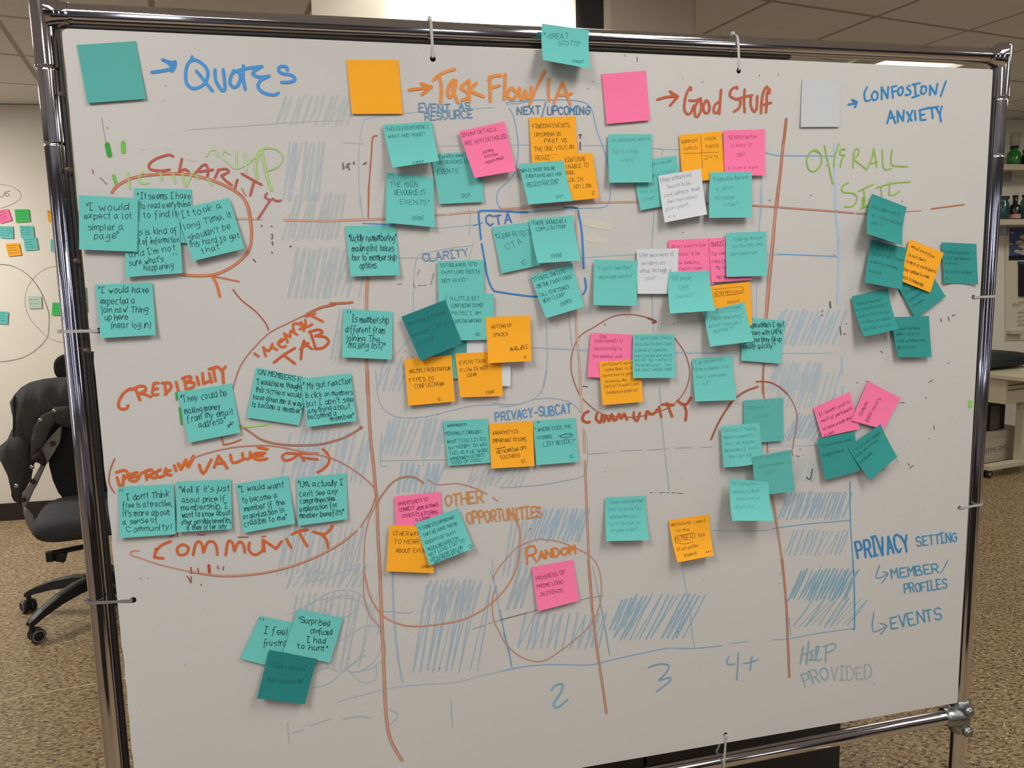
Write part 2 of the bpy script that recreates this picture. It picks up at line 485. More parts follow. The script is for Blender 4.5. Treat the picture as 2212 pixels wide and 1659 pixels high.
for hp in holes_px:
    p = board_pt(hp)
    MB().lathe([(.0062, 0), (.0062, .0015), (0, .0015)], p + Vector((0, .0068, 0)), 16, Matrix.Rotation(math.radians(90), 3, 'X')).build('rubber_grommet', M_dark_hole, board)  # black disc added behind the hole, standing in for its dark depth
frame = empty('pipe_frame', ((PLX + PRX) / 2, TY, 0))
tag(frame, 'chrome-plated pipe stand with ribbed reflections holding the whiteboard', 'frame')
def lean(mb, x):
    k = PLK if x < .4 else PRK
    for v in mb.v: v.x += k * (v.z - (H + .35))
    return mb
def post(x, ztop, seams, zbot=0.05):
    mb = MB()
    prof = [(0.0, ztop), (TR * .8, ztop), (TR, ztop - .003)]
    prof.append((TR, ztop - .006))
    for z in seams: prof += [(TR, z + .003), (TR, z + .0016), (TR - .0016, z + .0004), (TR - .0016, z - .0004), (TR, z - .0016), (TR, z - .003)]
    prof.append((TR, zbot)); prof = prof[::-1]
    mb.lathe(prof, (x, TY, 0), 40); lean(mb, x)
    return mb.build('post', M_chrome, frame)
def bz(p):  # height of a frame seam seen at photo pixel
    return at(p[0], p[1], TY - TR * .8).z
LS1, LS2 = bz((100, 145)), bz((112, 310))
RS1, RS2 = bz((2158, 211)), bz((2150, 335))
ZRT = bz((2165, 90))
post(PLX, H + .56, [LS1, LS2])
post(PRX, ZRT, [RS1, RS2])
MB().tube([(PLX, TY, RTZ), (PRX, TY, RTZ2)], TR, 40, cap=False).build('rail', M_chrome_h, frame)
MB().tube([(PLX - .004, TY, RBZ1), (PRX - .009, TY, RBZ)], TR, 40, cap=False).build('rail', M_chrome_h, frame)
# dark strips along the inner sides of the pipes
M_strip = mat('rubber_strip', (24, 20, 18), rough=.55)
for x, s_, wd in ((PLX, 1, .0062), (PRX, -1, .0045)):
    sb = MB().box((x + s_ * (TR + wd / 2 - .0012), TY + .002, (H - .86 + RTZ) / 2), (wd, .010, RTZ - (H - .86)), bev=.001)
    lean(sb, x).build('rubber_strip', M_strip, frame)
sb = MB().box(((PLX + .80) / 2, TY + .002, RTZ - TR - .0012), (.80 - PLX - .03, .010, .0055), bev=.001)
for v in sb.v: v.z += (RTZ2 - RTZ) * (v.x - PLX) / (PRX - PLX)
sb.build('rubber_strip', M_strip, frame)
# tee fittings: sleeve + saddle flare
def tee(x, z, zlo, zhi, sgn, m_, r=TR + .0016, name='fitting'):
    mb = MB()
    mb.lathe([(TR, zlo), (r, zlo + .001), (r, zlo + .004), (r, zhi - .004), (r, zhi - .001), (TR, zhi)], (x, TY, 0), 40); lean(mb, x)
    prof = []
    for k in range(9):
        t = k / 8; prof.append((TR + .0014 + .010 * (1 - t) ** 2.2, .008 + .026 * t))
    R = Matrix.Rotation(math.radians(90 if sgn > 0 else -90), 3, 'Y')
    mb.lathe(prof, (x, TY, z), 40, R)
    return mb.build(name, m_, frame)
tee(PLX, RTZ, LS1, H + .44, 1, M_chrome_f)
tee(PRX, RTZ2, RS1, ZRT - .002, -1, M_chrome_f)
def cast(x, z, sgn):
    mb = MB(); r = TR + .0042
    mb.lathe([(r - .0035, z - .036), (r, z - .034), (r + .001, z - .02), (r + .003, z), (r + .001, z + .02), (r, z + .034), (r - .0035, z + .036)], (x, TY, 0), 36)
    R = Matrix.Rotation(math.radians(90 if sgn > 0 else -90), 3, 'Y')
    mb.lathe([(r + .006, 0.0), (r + .005, .012), (r + .001, .024), (r, .036), (r - .0035, .038)], (x, TY, z), 36, R)
    o = mb.build('corner_fitting', M_cast, frame); tag(o, 'cast grey metal corner fitting')
    for dz in (.018, -.026):
        sx = x - sgn * .002; c = Vector((sx, TY - r - .0005, z + dz))
        R2 = Matrix.Rotation(math.radians(90), 3, 'X')
        s_ = MB().lathe([(.0098, 0), (.0098, .003), (.0075, .0045), (.0072, .0085), (.0062, .010), (0, .010)], c, 24, R2)
        for k in range(22):
            a = 2 * math.pi * k / 22
            s_.box(c + Vector((math.cos(a) * .0098, -.0015, math.sin(a) * .0098)), (.0011, .0034, .0022), Matrix.Rotation(-a + math.pi / 2, 3, 'Y'))
        s_.build('set_screw', M_cast, frame)
cast(PRX - .0103, RBZ, -1)
cast(PLX - .0049, RBZ1, 1)
# feet of the stand (below the picture)
for x in (PLX, PRX):
    MB().tube([(x, TY - .28, .085), (x, TY + .28, .085)], TR, 24).build('foot_rail', M_chrome, frame)
    for dy in (-.25, .25):
        cm = MB().tube([(x - .012, TY + dy, .03), (x + .012, TY + dy, .03)], .03, 24)
        cm.box((x, TY + dy, .065), (.03, .03, .012)); cm.build('caster', M_black, frame)
# little pegs in the gap beside the board
for p in ((137, 203), (151, 366), (169, 563), (190, 757)):
    c = at(p[0], p[1], YB + .004)
    MB().tube([c + Vector((-.006, .004, 0)), c + Vector((.0008, 0, 0))], [.0028, .0036], 12).build('peg', mat('peg_plastic', (96, 84, 70), rough=.5), frame)

# cable ties
def convex(pts):
    pts = sorted(pts)
    def half(ps):
        h = []
        for p in ps:
            while len(h) >= 2 and (h[-1][0] - h[-2][0]) * (p[1] - h[-2][1]) - (h[-1][1] - h[-2][1]) * (p[0] - h[-2][0]) <= 0: h.pop()
            h.append(p)
        return h[:-1]
    return half(pts) + half(pts[::-1])
TIE_LABELS = {0: 'clear cable tie on the top rail above the orange heading',
              1: 'clear cable tie on the top rail above the red-brown heading',
              2: 'clear cable tie on the right post beside the dark teal notes',
              3: 'clear cable tie low on the right post',
              4: 'dark grey cable tie low on the left post',
              5: 'cable tie looped round the bottom rail',
              6: 'clear cable tie on the left post ending behind a teal note'}
for i, hp in enumerate(holes_px):
    h = board_pt(hp)
    vert = i in (0, 1, 5)          # loops around a horizontal rail
    ax = Vector((1, 0, 0)) if vert else Vector((0, 0, 1))
    if vert: c = Vector((h.x, TY, RTZ + (RTZ2 - RTZ) * (h.x + .36) / 1.58 if i != 5 else RBZ1 + (RBZ - RBZ1) * (h.x + .36) / 1.58)); u = Vector((0, 0, 1))
    else: c = Vector((PLX + PLK * (h.z - H - .35) if i in (4, 6) else PRX + PRK * (h.z - H - .35), TY, h.z)); u = Vector((1, 0, 0))
    cu = c.dot(u); hu = h.dot(u)
    if i in (4, 6):   # slightly slanted
        pass
    pts = [(cu + (TR + .0012) * math.cos(a * math.pi / 14), TY + (TR + .0012) * math.sin(a * math.pi / 14)) for a in range(28)]
    s = 1 if hu > cu else -1
    he = hu - s * .0018
    pts += [(he - s * .001, YB - .0020), (he, YB - .001), (he, YB + .0048)]
    hull = convex(pts)
    n = len(hull); vs = []; fs = []
    wd = .0021; th = .0011
    cen = (sum(p[0] for p in hull) / n, sum(p[1] for p in hull) / n)
    for q in hull:
        d = Vector((q[0] - cen[0], q[1] - cen[1])); d.normalize()
        for sg in (-1, 1):
            for o_ in (0, th):
                p = (q[0] + d.x * o_, q[1] + d.y * o_)
                v = u * p[0] + Vector((0, p[1], 0)) + ax * (h.dot(ax) + sg * wd)
                vs.append(v)
    for k in range(n):
        a_ = 4 * k; b_ = 4 * ((k + 1) % n)
        fs += [(a_, b_, b_ + 1, a_ + 1), (a_ + 2, a_ + 3, b_ + 3, b_ + 2), (a_ + 1, b_ + 1, b_ + 3, a_ + 3), (a_, a_ + 2, b_ + 2, b_)]
    e = empty('cable_tie', tuple(h)); tag(e, TIE_LABELS[i], 'cable tie', 'cable ties holding the whiteboard')
    mt = M_tie if i not in (4, 5) else (M_tie_b if i == 4 else M_tie)
    fixnormals(MB().add(vs, fs).build('strap', mt, e))
    hd = c - u * s * (TR + .0045) + Vector((0, .002, 0)); hd = hd + ax * (h.dot(ax) - hd.dot(ax))
    MB().box(hd, (.0055, .006, .0055), bev=.0008).build('head', mt, e)

# ---------------------------------------------------------------- strokes
def catmull(pts, n=5):
    if len(pts) < 3: return list(pts)
    P_ = [pts[0]] + list(pts) + [pts[-1]]; out = []
    for i in range(1, len(P_) - 2):
        p0, p1, p2, p3 = P_[i - 1:i + 3]
        for k in range(n):
            t = k / n; t2 = t * t; t3 = t2 * t
            out.append(tuple(.5 * (2 * p1[j] + (p2[j] - p0[j]) * t + (2 * p0[j] - 5 * p1[j] + 4 * p2[j] - p3[j]) * t2 + (3 * p1[j] - p0[j] - 3 * p2[j] + p3[j]) * t3) for j in (0, 1)))
    out.append(tuple(pts[-1])); return out
RC = [0]
def ribbon2d(pts, w, vs, fs):
    """adds a round-ended ribbon in 2D to (vs, fs)"""
    q = [pts[0]]
    for p in pts[1:]:
        if math.hypot(p[0] - q[-1][0], p[1] - q[-1][1]) > w * .15 + 1e-6: q.append(p)
    for i in range(1, len(q) - 1):      # sharp turn: start a new ribbon there
        a = (q[i][0] - q[i - 1][0], q[i][1] - q[i - 1][1]); b = (q[i + 1][0] - q[i][0], q[i + 1][1] - q[i][1])
        if a[0] * b[0] + a[1] * b[1] < .35 * math.hypot(*a) * math.hypot(*b):
            ribbon2d(q[:i + 1], w, vs, fs); ribbon2d(q[i:], w, vs, fs); return
    if len(q) < 2: q = [(pts[0][0], pts[0][1]), (pts[0][0] + w * .2, pts[0][1] + w * .2)]
    h = w / 2; n = len(q); base = len(vs); L = []; R = []
    for i in range(n):
        if i == 0: d = (q[1][0] - q[0][0], q[1][1] - q[0][1])
        elif i == n - 1: d = (q[-1][0] - q[-2][0], q[-1][1] - q[-2][1])
        else:
            a = (q[i][0] - q[i - 1][0], q[i][1] - q[i - 1][1]); b = (q[i + 1][0] - q[i][0], q[i + 1][1] - q[i][1])
            la = math.hypot(*a); lb = math.hypot(*b); d = (a[0] / la + b[0] / lb, a[1] / la + b[1] / lb)
            if math.hypot(*d) < .35: d = a
        l = math.hypot(*d) or 1; nx, ny = -d[1] / l, d[0] / l
        L.append((q[i][0] + nx * h, q[i][1] + ny * h)); R.append((q[i][0] - nx * h, q[i][1] - ny * h))
    RC[0] += 1; h0 = (RC[0] % 60) * 4e-6
    vs.extend((p[0], p[1], h0 + i * 6e-7) for i, p in enumerate(L)); vs.extend((p[0], p[1], h0 + i * 6e-7) for i, p in enumerate(R))
    for i in range(n - 1): fs.append((base + i, base + i + 1, base + n + i + 1, base + n + i))
    for e, (c, p) in enumerate(((q[0], L[0]), (q[-1], R[-1]))):
        a0 = math.atan2(p[1] - c[1], p[0] - c[0]); b_ = len(vs)
        hh = h0 + (n * 6e-7 if e else 0)
        for k in range(5):
            a = a0 + math.pi * k / 4
            vs.append((c[0] + h * math.cos(a), c[1] + h * math.sin(a), hh))
        fs.append(tuple(range(b_, b_ + 5)))
def parse(s):
    out = []
    for st in s.split(';'):
        out.append([tuple(float(v) for v in p.split(',')) for p in st.split()])
    return [o for o in out if o]
FONT = {}
for ln in '''A 02 28 42|14 34
B 02 08|~08 38 36 05|~05 35 43 32 02
C ~47 28 07 04 13 22 43
D 02 08|~08 28 46 44 22 02
E 48 08 02 42|05 35
F 48 08 02|05 35
G ~47 28 06 04 22 43|43 45 25
H 02 08|42 48|05 45
I 08 38|18 12|02 32
J ~38 33 22 13|18 48
K 02 08|48 05 42
L 08 02 42
M 02 08 25 48 42
N 02 08 42 48
O ~28 07 04 22 44 47 28
P 02 08|~08 38 46 35 05
Q ~28 07 04 22 44 47 28|24 51
R 02 08|~08 38 46 35 05|25 42
S ~47 28 07 15 35 43 22 03
T 08 48|28 22
U ~08 03 22 43 48
V 08 22 48
W 08 12 26 32 48
X 08 42|48 02
Y 08 25 48|25 22
Z 08 48 02 42
a ~36 16 04 12 34|36 33 42
b 08 02|~05 26 34 22 02
c ~36 16 04 12 32
d ~36 16 04 12 34|38 32
e ~04 34 26 05 03 12 33
f ~38 28 17 12 10|05 25
g ~36 16 04 13 34|~36 31 20 00
h 08 02|~04 26 35 32
i 06 02|08 07
j ~16 11 00|18 17
k 08 02|36 04 32
l 08 02
m 06 02|~04 16 26 22|~24 36 46 42
n 06 02|~04 26 35 32
o ~16 04 12 22 34 26 16
p 06 00|~05 26 34 22 02
q ~36 16 04 12 34|36 30
r 06 02|~04 16 26
s ~36 16 05 34 33 12 02
t 18 13 22|06 26
u 06 03 12 33|36 32
v 06 12 26
w 06 12 25 32 46
x 06 32|36 02
y 06 13|36 00
z 06 36 02 32
2 ~07 28 46 33 02|02 42
3 ~07 28 36 25 34 33 12 03
4 08 05 45|48 32
+ 05 45|27 23
" 08 06|18 16
' 08 06
, 03 01
. 02 03
? ~07 28 36 14 13|12 11
! 08 04|03 02
( ~18 06 04 11
) ~08 16 14 01
/ 02 38
- 05 35
: 05 04|03 02
_ 01 51
* 15 35|23 27|13 37
# 02 48|08 42|05 45|12 18|32 38'''.splitlines():
    k, d = ln.split(' ', 1)
    FONT[k] = [(s.startswith('~'), [(int(p[0]), int(p[1])) for p in s.lstrip('~').split()]) for s in d.split('|')]
def text_strokes(txt, x0, y0, x1, y1, h, jit=.35):
    """polylines (pixel space) of handwriting along a baseline"""
    x = 0; items = []
    for ch in txt:
        if ch == ' ': x += 2.6; continue
        g = FONT.get(ch)
        if g is None: continue
        wd = max(p[0] for _, s in g for p in s)
        items.append((x, g)); x += wd + 1.5
    tot = max(x - 1.5, 1); dx, dy = x1 - x0, y1 - y0; L_ = math.hypot(dx, dy)
    ux, uy = dx / L_, dy / L_; sx = L_ / tot; sy = h / 6.0; out = []
    for gx, g in items:
        jx, jy = random.uniform(-jit, jit), random.uniform(-jit, jit); sh = random.uniform(-.08, .12); sc = random.uniform(.9, 1.1)
        for sm, s in g:
            pts = []
            for p in s:
                a = (gx + jx + (p[0] + random.uniform(-jit, jit) * .5) + (p[1] - 2) * sh) * sx
                b = (p[1] - 2 + jy + random.uniform(-jit, jit) * .5) * sy * sc
                pts.append((x0 + ux * a + uy * b, y0 + uy * a - ux * b))
            out.append(catmull(pts, 3) if sm else pts)
    return out
ORD = [0]
def marks(name, col, strokes, parent=board, smooth=True, label=None):
    """strokes: list of (polyline in photo pixels, width px); lies on the board surface"""
    if name not in ('marker_hatching', 'marker_smudge', 'ink_rim') and len(strokes) > 1:
        # strokes far apart become objects of their own
        bb = [(min(p[0] for p in pl) - w_ / 2, min(p[1] for p in pl) - w_ / 2, max(p[0] for p in pl) + w_ / 2, max(p[1] for p in pl) + w_ / 2) for pl, w_ in strokes]
        grp = list(range(len(strokes))); gap = 30 if name == 'heading' else 6
        ch_ = True
        while ch_:
            ch_ = False
            for i in range(len(bb)):
                for j in range(i):
                    if grp[i] != grp[j] and bb[i][0] - gap < bb[j][2] and bb[j][0] - gap < bb[i][2] and bb[i][1] - gap < bb[j][3] and bb[j][1] - gap < bb[i][3]:
                        g0, g1 = grp[i], grp[j]; grp = [g1 if g == g0 else g for g in grp]; ch_ = True
        ks = sorted(set(grp))
        if len(ks) > 1:
            o = None
            for k in ks: o = marks(name, col, [s_ for s_, g in zip(strokes, grp) if g == k], parent, smooth, label)
            return o
    vs, fs = [], []
    for pl, w_ in strokes:
        ribbon2d(catmull(pl) if smooth and len(pl) > 2 else pl, w_, vs, fs)
    ORD[0] += 1
    off = 0.0001 + 0.000003 * ORD[0]
    P3 = [board_pt(v, off + (v[2] % 3e-4)) for v in vs]
    mb = MB().add(P3, fs)
    o = mb.build(name, ink(col), parent)
    bm = bmesh.new(); bm.from_mesh(o.data)
    for f in bm.faces:
        if f.normal.y > 0: f.normal_flip()
    bm.to_mesh(o.data); bm.free()
    if label: o['label'] = label
    if name in ('marker_hatching', 'marker_smudge'): o['kind'] = 'stuff'
    return o
def M(name, tile, col, w_, data, label=None, smooth=True):
    st = []
    if name in ('marker_line', 'marker_loop') and w_ >= 13 and col[0] > col[2] + 20:
        # old marker line: ink gathered at the rims, a paler middle
        board_c = (183, 172, 162); rim = (int(col[0] * .88), int(col[1] * .88), int(col[2] * .82))
        col = tuple(int(c * .78 + b * .22) for c, b in zip((col[0] * 1.02, col[1] * 1.02, col[2] * .92), board_c))
        es = []
        for pl in parse(data):
            q = catmull([px(tile, *p) for p in pl]) if len(pl) > 2 else [px(tile, *p) for p in pl]
            for sg in (-1, 1):
                e_ = []
                for i in range(len(q)):
                    a = q[max(0, i - 1)]; b = q[min(len(q) - 1, i + 1)]; d = math.hypot(b[0] - a[0], b[1] - a[1]) or 1
                    o_ = (w_ * ZK / 2 - .5) * sg; e_.append((q[i][0] - (b[1] - a[1]) / d * o_, q[i][1] + (b[0] - a[0]) / d * o_))
                es.append((e_, 1.0 if sg > 0 else 1.3))
        o = marks(name, col, [([px(tile, *p) for p in pl], w_ * ZK) for pl in parse(data)], label=label, smooth=smooth)
        ORD[0] += 60
        e = marks('ink_rim', rim, es, smooth=False); e['kind'] = 'stuff'
        ORD[0] -= 60
        return o
    for pl in parse(data):
        st.append(([px(tile, *p) for p in pl], w_ * ZK))
    return marks(name, col, st, label=label, smooth=smooth)
def T(name, tile, col, w_, items, label=None):
    st = []
    for txt, x0, y0, x1, y1, h in items:
        (a, b), (c, d) = px(tile, x0, y0), px(tile, x1, y1)
        for pl in text_strokes(txt, a, b, c, d, h * ZK, jit=.22): st.append((pl, w_ * ZK))
    return marks(name, col, st, label=label, smooth=False)
BLUE, BLUE2, ORG, RUST, BRN, GRN = (62, 130, 184), (45, 118, 170), (214, 122, 48), (176, 84, 52), (190, 92, 48), (122, 166, 58)
# --- faded hatching and ghost lines first (lowest)
def hatch(tile, x0, y0, x1, y1, n, slant, col, w_, rough=25, lab=None, zig=True):
    st = []; pl = []
    for k in range(n):
        t = (k + .5) / n; xa = x0 + (x1 - x0) * t + random.uniform(-8, 8)
        top = (xa + slant, y0 + random.uniform(0, rough)); bot = (xa - slant * .2, y1 - random.uniform(0, rough))
        mid = ((top[0] + bot[0]) / 2 + random.uniform(-6, 8), (top[1] + bot[1]) / 2)
        if pl and random.random() < .6: st.append(([px(tile, *pl), px(tile, *top)], w_ * ZK * .6))
        if random.random() < .85: st.append(([px(tile, *top), px(tile, *mid), px(tile, *bot)], w_ * ZK * random.uniform(.7, 1.25)))
        pl = bot
    col = tuple(int(c * .8 + b * .2) for c, b in zip(col, (170, 162, 153)))
    marks('marker_hatching', col, st, smooth=False, label=lab)
PB, PB2, PB3 = (160, 171, 175), (168, 169, 166), (143, 164, 174)
random.seed(11)
for a in (('B0', 200, 760, 820, 1000, 12, 60, (174, 172, 164), 22), ('B0', 250, 1130, 560, 1600, 9, 40, (169, 171, 168), 20),
          ('B1', 250, 60, 720, 440, 12, 60, (172, 171, 164), 20), ('B1', 300, 500, 900, 900, 13, 60, (168, 171, 166), 22),
          ('B1', 640, 980, 900, 1400, 7, 60, (171, 170, 164), 18), ('B1', 1000, 1350, 1400, 1640, 9, 60, (160, 168, 172), 16),
          ('B2', 240, 480, 920, 900, 16, 70, PB, 18), ('B2', 1030, 380, 1530, 690, 12, 60, PB, 20), ('B2', 1130, 740, 1540, 980, 10, 30, (152, 166, 172), 24),
          ('B2', 200, 1240, 860, 1640, 16, 60, (163, 168, 168), 14), ('B2', 1700, 760, 2190, 940, 10, 50, (170, 168, 164), 14),
          ('B3', 260, 260, 960, 880, 14, 90, (163, 166, 164), 14), ('B3', 280, 20, 900, 230, 12, 50, (160, 166, 166), 16),
          ('B3', 1300, 200, 1850, 900, 11, 90, PB3, 12), ('B3', 1360, 150, 1800, 420, 10, 60, (158, 165, 168), 18),
          ('C2', 200, 1100, 660, 1370, 14, 70, PB3, 16), ('C2', 20, 1200, 230, 1640, 5, 60, (165, 168, 166), 18),
          ('C3', 60, 60, 260, 400, 4, 80, (154, 163, 164), 24), ('C3', 130, 420, 830, 720, 12, 50, PB3, 13),
          ('C3', 880, 270, 1500, 640, 15, 150, (132, 158, 168), 15), ('C3', 880, 300, 1060, 560, 5, 80, (136, 160, 170), 20),
          ('D1', 170, 990, 720, 1280, 13, 90, (157, 171, 178), 17), ('D1', 160, 1400, 560, 1650, 14, 60, (165, 174, 176), 17),
          ('D2', 180, 0, 700, 300, 15, 60, (164, 174, 176), 13), ('D2', 290, 345, 590, 560, 10, 80, (147, 165, 172), 15),
          ('D2', 370, 700, 560, 880, 6, 30, (176, 176, 168), 18), ('D2', 260, 960, 790, 1190, 19, 60, (138, 160, 170), 14),
          ('D2', 300, 1260, 820, 1480, 13, 60, (146, 162, 168), 11), ('D3', 330, 70, 830, 330, 17, 90, (110, 150, 165), 12), ('D3', 380, 300, 860, 540, 10, 130, (128, 156, 166), 9)):
    hatch(*a, lab='faded blue-grey marker hatching')
random.seed(5)
M('marker_smudge', 'B3', (160, 163, 163), 9, '300,440 450,370 550,320 800,310 950,400 1050,600 1080,750 980,860 800,900;480,360 640,260 800,245 900,300 960,420;500,1020 620,990 760,880 920,760;700,660 900,540 1020,540 1010,600;780,880 900,980 1000,950 1005,850;520,900 620,860 700,890 800,840 920,720;480,170 620,150 780,80 860,80;620,330 760,280 840,330 800,440 640,460 600,380 620,330;860,900 1000,800 1060,640', 'faded grey loops of wiped marker')
M('marker_smudge', 'B3', (163, 163, 157), 12, '300,1300 310,1460;340,1380 420,1360;480,1320 640,1270;740,1270 860,1250 960,1260;1110,1190 1180,1240 1120,1310;1600,1120 1612,1340')
M('marker_smudge', 'B0', (176, 168, 156), 7, '0,1000 400,970 760,960;740,1135 900,1145;1040,1160 1640,1160 1700,1150', 'faint wiped horizontal line')
M('marker_smudge', 'A0', (178, 168, 156), 5, '1480,1035 1700,1020 2212,985;1280,805 1320,798;1120,1190 1155,1190;1320,1185 1350,1185;1490,1270 1560,1285')
M('marker_smudge', 'C1', (196, 184, 164), 60, '700,300 860,330;700,420 820,440', 'yellowish stain on the whiteboard')
M('marker_smudge', 'D2', (186, 184, 160), 14, '1470,470 1500,420 1540,410;1290,740 1330,760;800,870 850,880;1200,700 1210,720')
# --- pale long lines
LB = (150, 168, 180)
M('marker_line', 'B0', LB, 5, '1950,855 1300,895 950,942 900,980 872,1150 866,1400 880,1659', 'thin pale blue outline')
M('marker_line', 'B1', LB, 5, '880,90 905,305;1160,325 1500,340 1850,305')
M('marker_line', 'B1', (84, 130, 180), 10, '900,305 1000,308 1160,320;1780,322 1850,300')
M('marker_line', 'C0', (110, 150, 182), 7, '62,835 75,812 350,795 600,800 700,832 740,900 770,1030 840,1230 875,1400 880,1500 870,1600 820,1650 600,1660 200,1690 80,1685 -10,1640 -25,1560 0,1500 80,1430 130,1330 145,1150 115,950 75,860;80,825 150,822 260,800', 'blue outline drawn round a group of notes')
M('marker_line', 'C0', (150, 165, 172), 5, '620,1157 860,1160;1215,1182 1430,1192;1300,1190 1285,1260;100,1155 240,1150')
M('marker_line', 'D0', (110, 160, 196), 9, '155,1215 230,1235 300,1238 700,1242', 'pale blue line')
M('marker_line', 'D0', (160, 176, 184), 7, '128,1405 118,1659')
M('marker_line', 'D1', (160, 176, 184), 6, '115,0 105,350;88,740 80,1050;290,1338 680,1335')
M('marker_line', 'D1', (98, 152, 190), 8, '160,546 350,552 700,566;700,552 722,575')
M('marker_line', 'D0', (168, 182, 194), 16, '705,1150 708,1400 712,1659', 'wide pale blue vertical line')
M('marker_line', 'D1', (158, 180, 192), 17, '708,0 722,250 740,500 735,760 730,945')
M('marker_line', 'D1', (150, 176, 190), 12, '762,1370 765,1500;768,1595 770,1650')
M('marker_line', 'D2', (150, 174, 186), 10, '768,120 768,180;700,190 715,185;708,190 705,215')
M('marker_line', 'D2', (70, 132, 168), 8, '826,885 828,1100 832,1250 845,1450 855,1659', 'blue vertical line closing the table')
M('marker_line', 'D3', (62, 130, 166), 10, '850,0 858,150 862,300 862,540 850,548')
M('marker_line', 'D2', (110, 148, 168), 8, '210,1262 245,1255 500,1222 700,1205 822,1193')
M('marker_line', 'D2', (164, 172, 180), 6, '170,598 350,600 560,597;160,612 230,608')
M('marker_line', 'D3', (122, 152, 170), 7, '230,637 350,628 550,590 850,548;340,460 355,600')
M('marker_line', 'C3', (108, 150, 172), 7, '0,890 100,866 200,850 400,835 700,838 800,822 950,785 1300,710 1400,705 1550,706 1770,685', 'wavy blue ground line under the columns')
M('marker_line', 'C3', (128, 152, 165), 5, '1830,668 1980,650;2170,637 2212,640;1450,50 1480,220 1515,420 1530,580 1550,695;740,50 800,350')
M('marker_line', 'C3', (98, 142, 156), 7, '800,350 840,560 872,760;0,400 40,600 75,740 92,850')
M('marker_line', 'B3', (156, 166, 174), 6, '700,1130 870,1085 1080,1030 1300,1000 1600,980 1750,950 1900,910 2212,850')
M('marker_line', 'B3', (150, 162, 172), 14, '1135,80 1140,300 1150,500 1180,780 1215,980', 'faded wide vertical line')
M('marker_line', 'B3', (148, 162, 170), 7, '1930,0 1950,200 2000,500;1060,410 1250,425 1300,410;1910,80 1990,320')
M('marker_line', 'B3', (100, 140, 165), 10, '2020,580 2060,730 2085,850')
M('marker_line', 'B1', (150, 158, 162), 4, '1780,460 1740,600;1770,480 1600,500 1420,535 1340,560 1315,650 1302,800 1302,1000;1740,180 1755,250 1745,400;1180,578 1480,580;1130,1388 1300,1180 1320,1150')
M('marker_line', 'B2', (150, 163, 168), 6, '1000,0 1020,200 1055,290 1120,350 1220,376 1400,368 1600,320 1800,280 2100,270 2212,248;1400,560 1380,760;1050,500 1040,740 1090,760;1030,720 1700,710', 'grey curve round the orange notes')
M('marker_line', 'C1', (150, 160, 165), 6, '368,1060 376,1300 372,1450 330,1659;1230,190 1210,500;1210,870 1222,1180;550,1000 560,1150 575,1290;180,160 540,170;2065,370 2090,80')
M('marker_line', 'C1', (160, 170, 178), 12, '240,1290 700,1312 1000,1325;1400,1330 1530,1332 1900,1340')
M('marker_line', 'C1', (168, 178, 178), 9, '640,575 900,558 1090,548;2125,552 2212,552')
M('marker_line', 'C2', (150, 162, 168), 6, '375,0 355,110 310,190 250,235 150,270 0,292;-60,260 60,270;250,235 350,222 470,228 580,265 640,330;685,500 700,640 690,780 650,845 500,880 300,915 0,935;0,840 90,780;1270,120 1290,400 1320,700 1350,960;640,1200 620,1250 640,1340')
M('marker_line', 'C2', (166, 162, 160), 6, '700,665 860,655;960,640 1130,632;1180,635 1340,620;1400,618 1530,612;1600,612 1690,608;1690,1272 1900,1280 2130,1272')
M('marker_smudge', 'C2', (100, 88, 84), 5, '1195,974 1215,974;1235,973 1245,975;1270,973 1290,975;1300,972 1312,974;1330,973 1345,974;1370,974 1395,976;1410,977 1458,982', 'row of dark dashes')
M('marker_line', 'C3', (92, 84, 80), 3, '0,478 130,445 300,402;640,322 720,303 828,286', 'thin dark slanting pen line')
M('marker_line', 'B3', (100, 92, 88), 3, '1775,552 1865,524;1900,510 2000,480 2212,425')
M('marker_line', 'A0', (110, 100, 94), 3, '810,935 826,1040 845,1138')
# --- orange / brown grid lines
M('marker_line', 'B1', (206, 152, 128), 17, '268,278 450,283 650,284 850,275 1080,268', 'pale orange-brown horizontal line')
M('marker_line', 'B1', (208, 160, 138), 14, '1475,238 1560,234;1580,232 1800,210 2212,182;1991,190 2300,170')
M('marker_line', 'A1', (208, 165, 145), 14, '1880,266 1990,268 2085,270')
M('marker_line', 'C1', (204, 152, 130), 14, '0,198 200,180 500,152 800,138 1100,132;1640,150 1670,152', 'pale red-brown horizontal line')
M('marker_line', 'D1', (198, 132, 112), 13, '50,162 240,174 450,190 700,208 860,222;880,224 965,228')
M('marker_line', 'D1', (184, 120, 90), 7, '1275,210 1390,203')
M('marker_line', 'D1', (176, 104, 64), 11, '1475,188 1600,172 1735,154', 'short brown stroke near the right edge')
M('marker_line', 'B0', (178, 92, 70), 11, '1012,1080 990,1084 975,1110 965,1250 950,1450 943,1659', 'long brown vertical line, left of three')
M('marker_line', 'B1', (176, 96, 76), 9, '944,0 942,265')
M('marker_line', 'B1', (196, 130, 110), 22, '936,728 930,850 928,990;928,1385 932,1500 935,1659')
M('marker_line', 'B2', (188, 122, 102), 22, '935,0 942,200 958,520 980,720 1000,940 1012,1050 1018,1300 1030,1500 1036,1659')
M('marker_line', 'B3', (190, 128, 106), 24, '1030,0 1040,250 1050,500 1062,750 1073,1050 1085,1250 1110,1400 1150,1500 1212,1600')
M('marker_line', 'B3', (160, 78, 52), 3, '1020,0 1030,250 1038,500 1052,750 1062,1050 1076,1260 1100,1400')
M('marker_line', 'C1', (208, 165, 148), 15, '612,200 606,400 602,600;606,1000 612,1180 632,1400 642,1659', 'long pale brown vertical line in the middle')
M('marker_line', 'C2', (204, 156, 140), 15, '642,0 648,150 652,330;668,470 674,660')
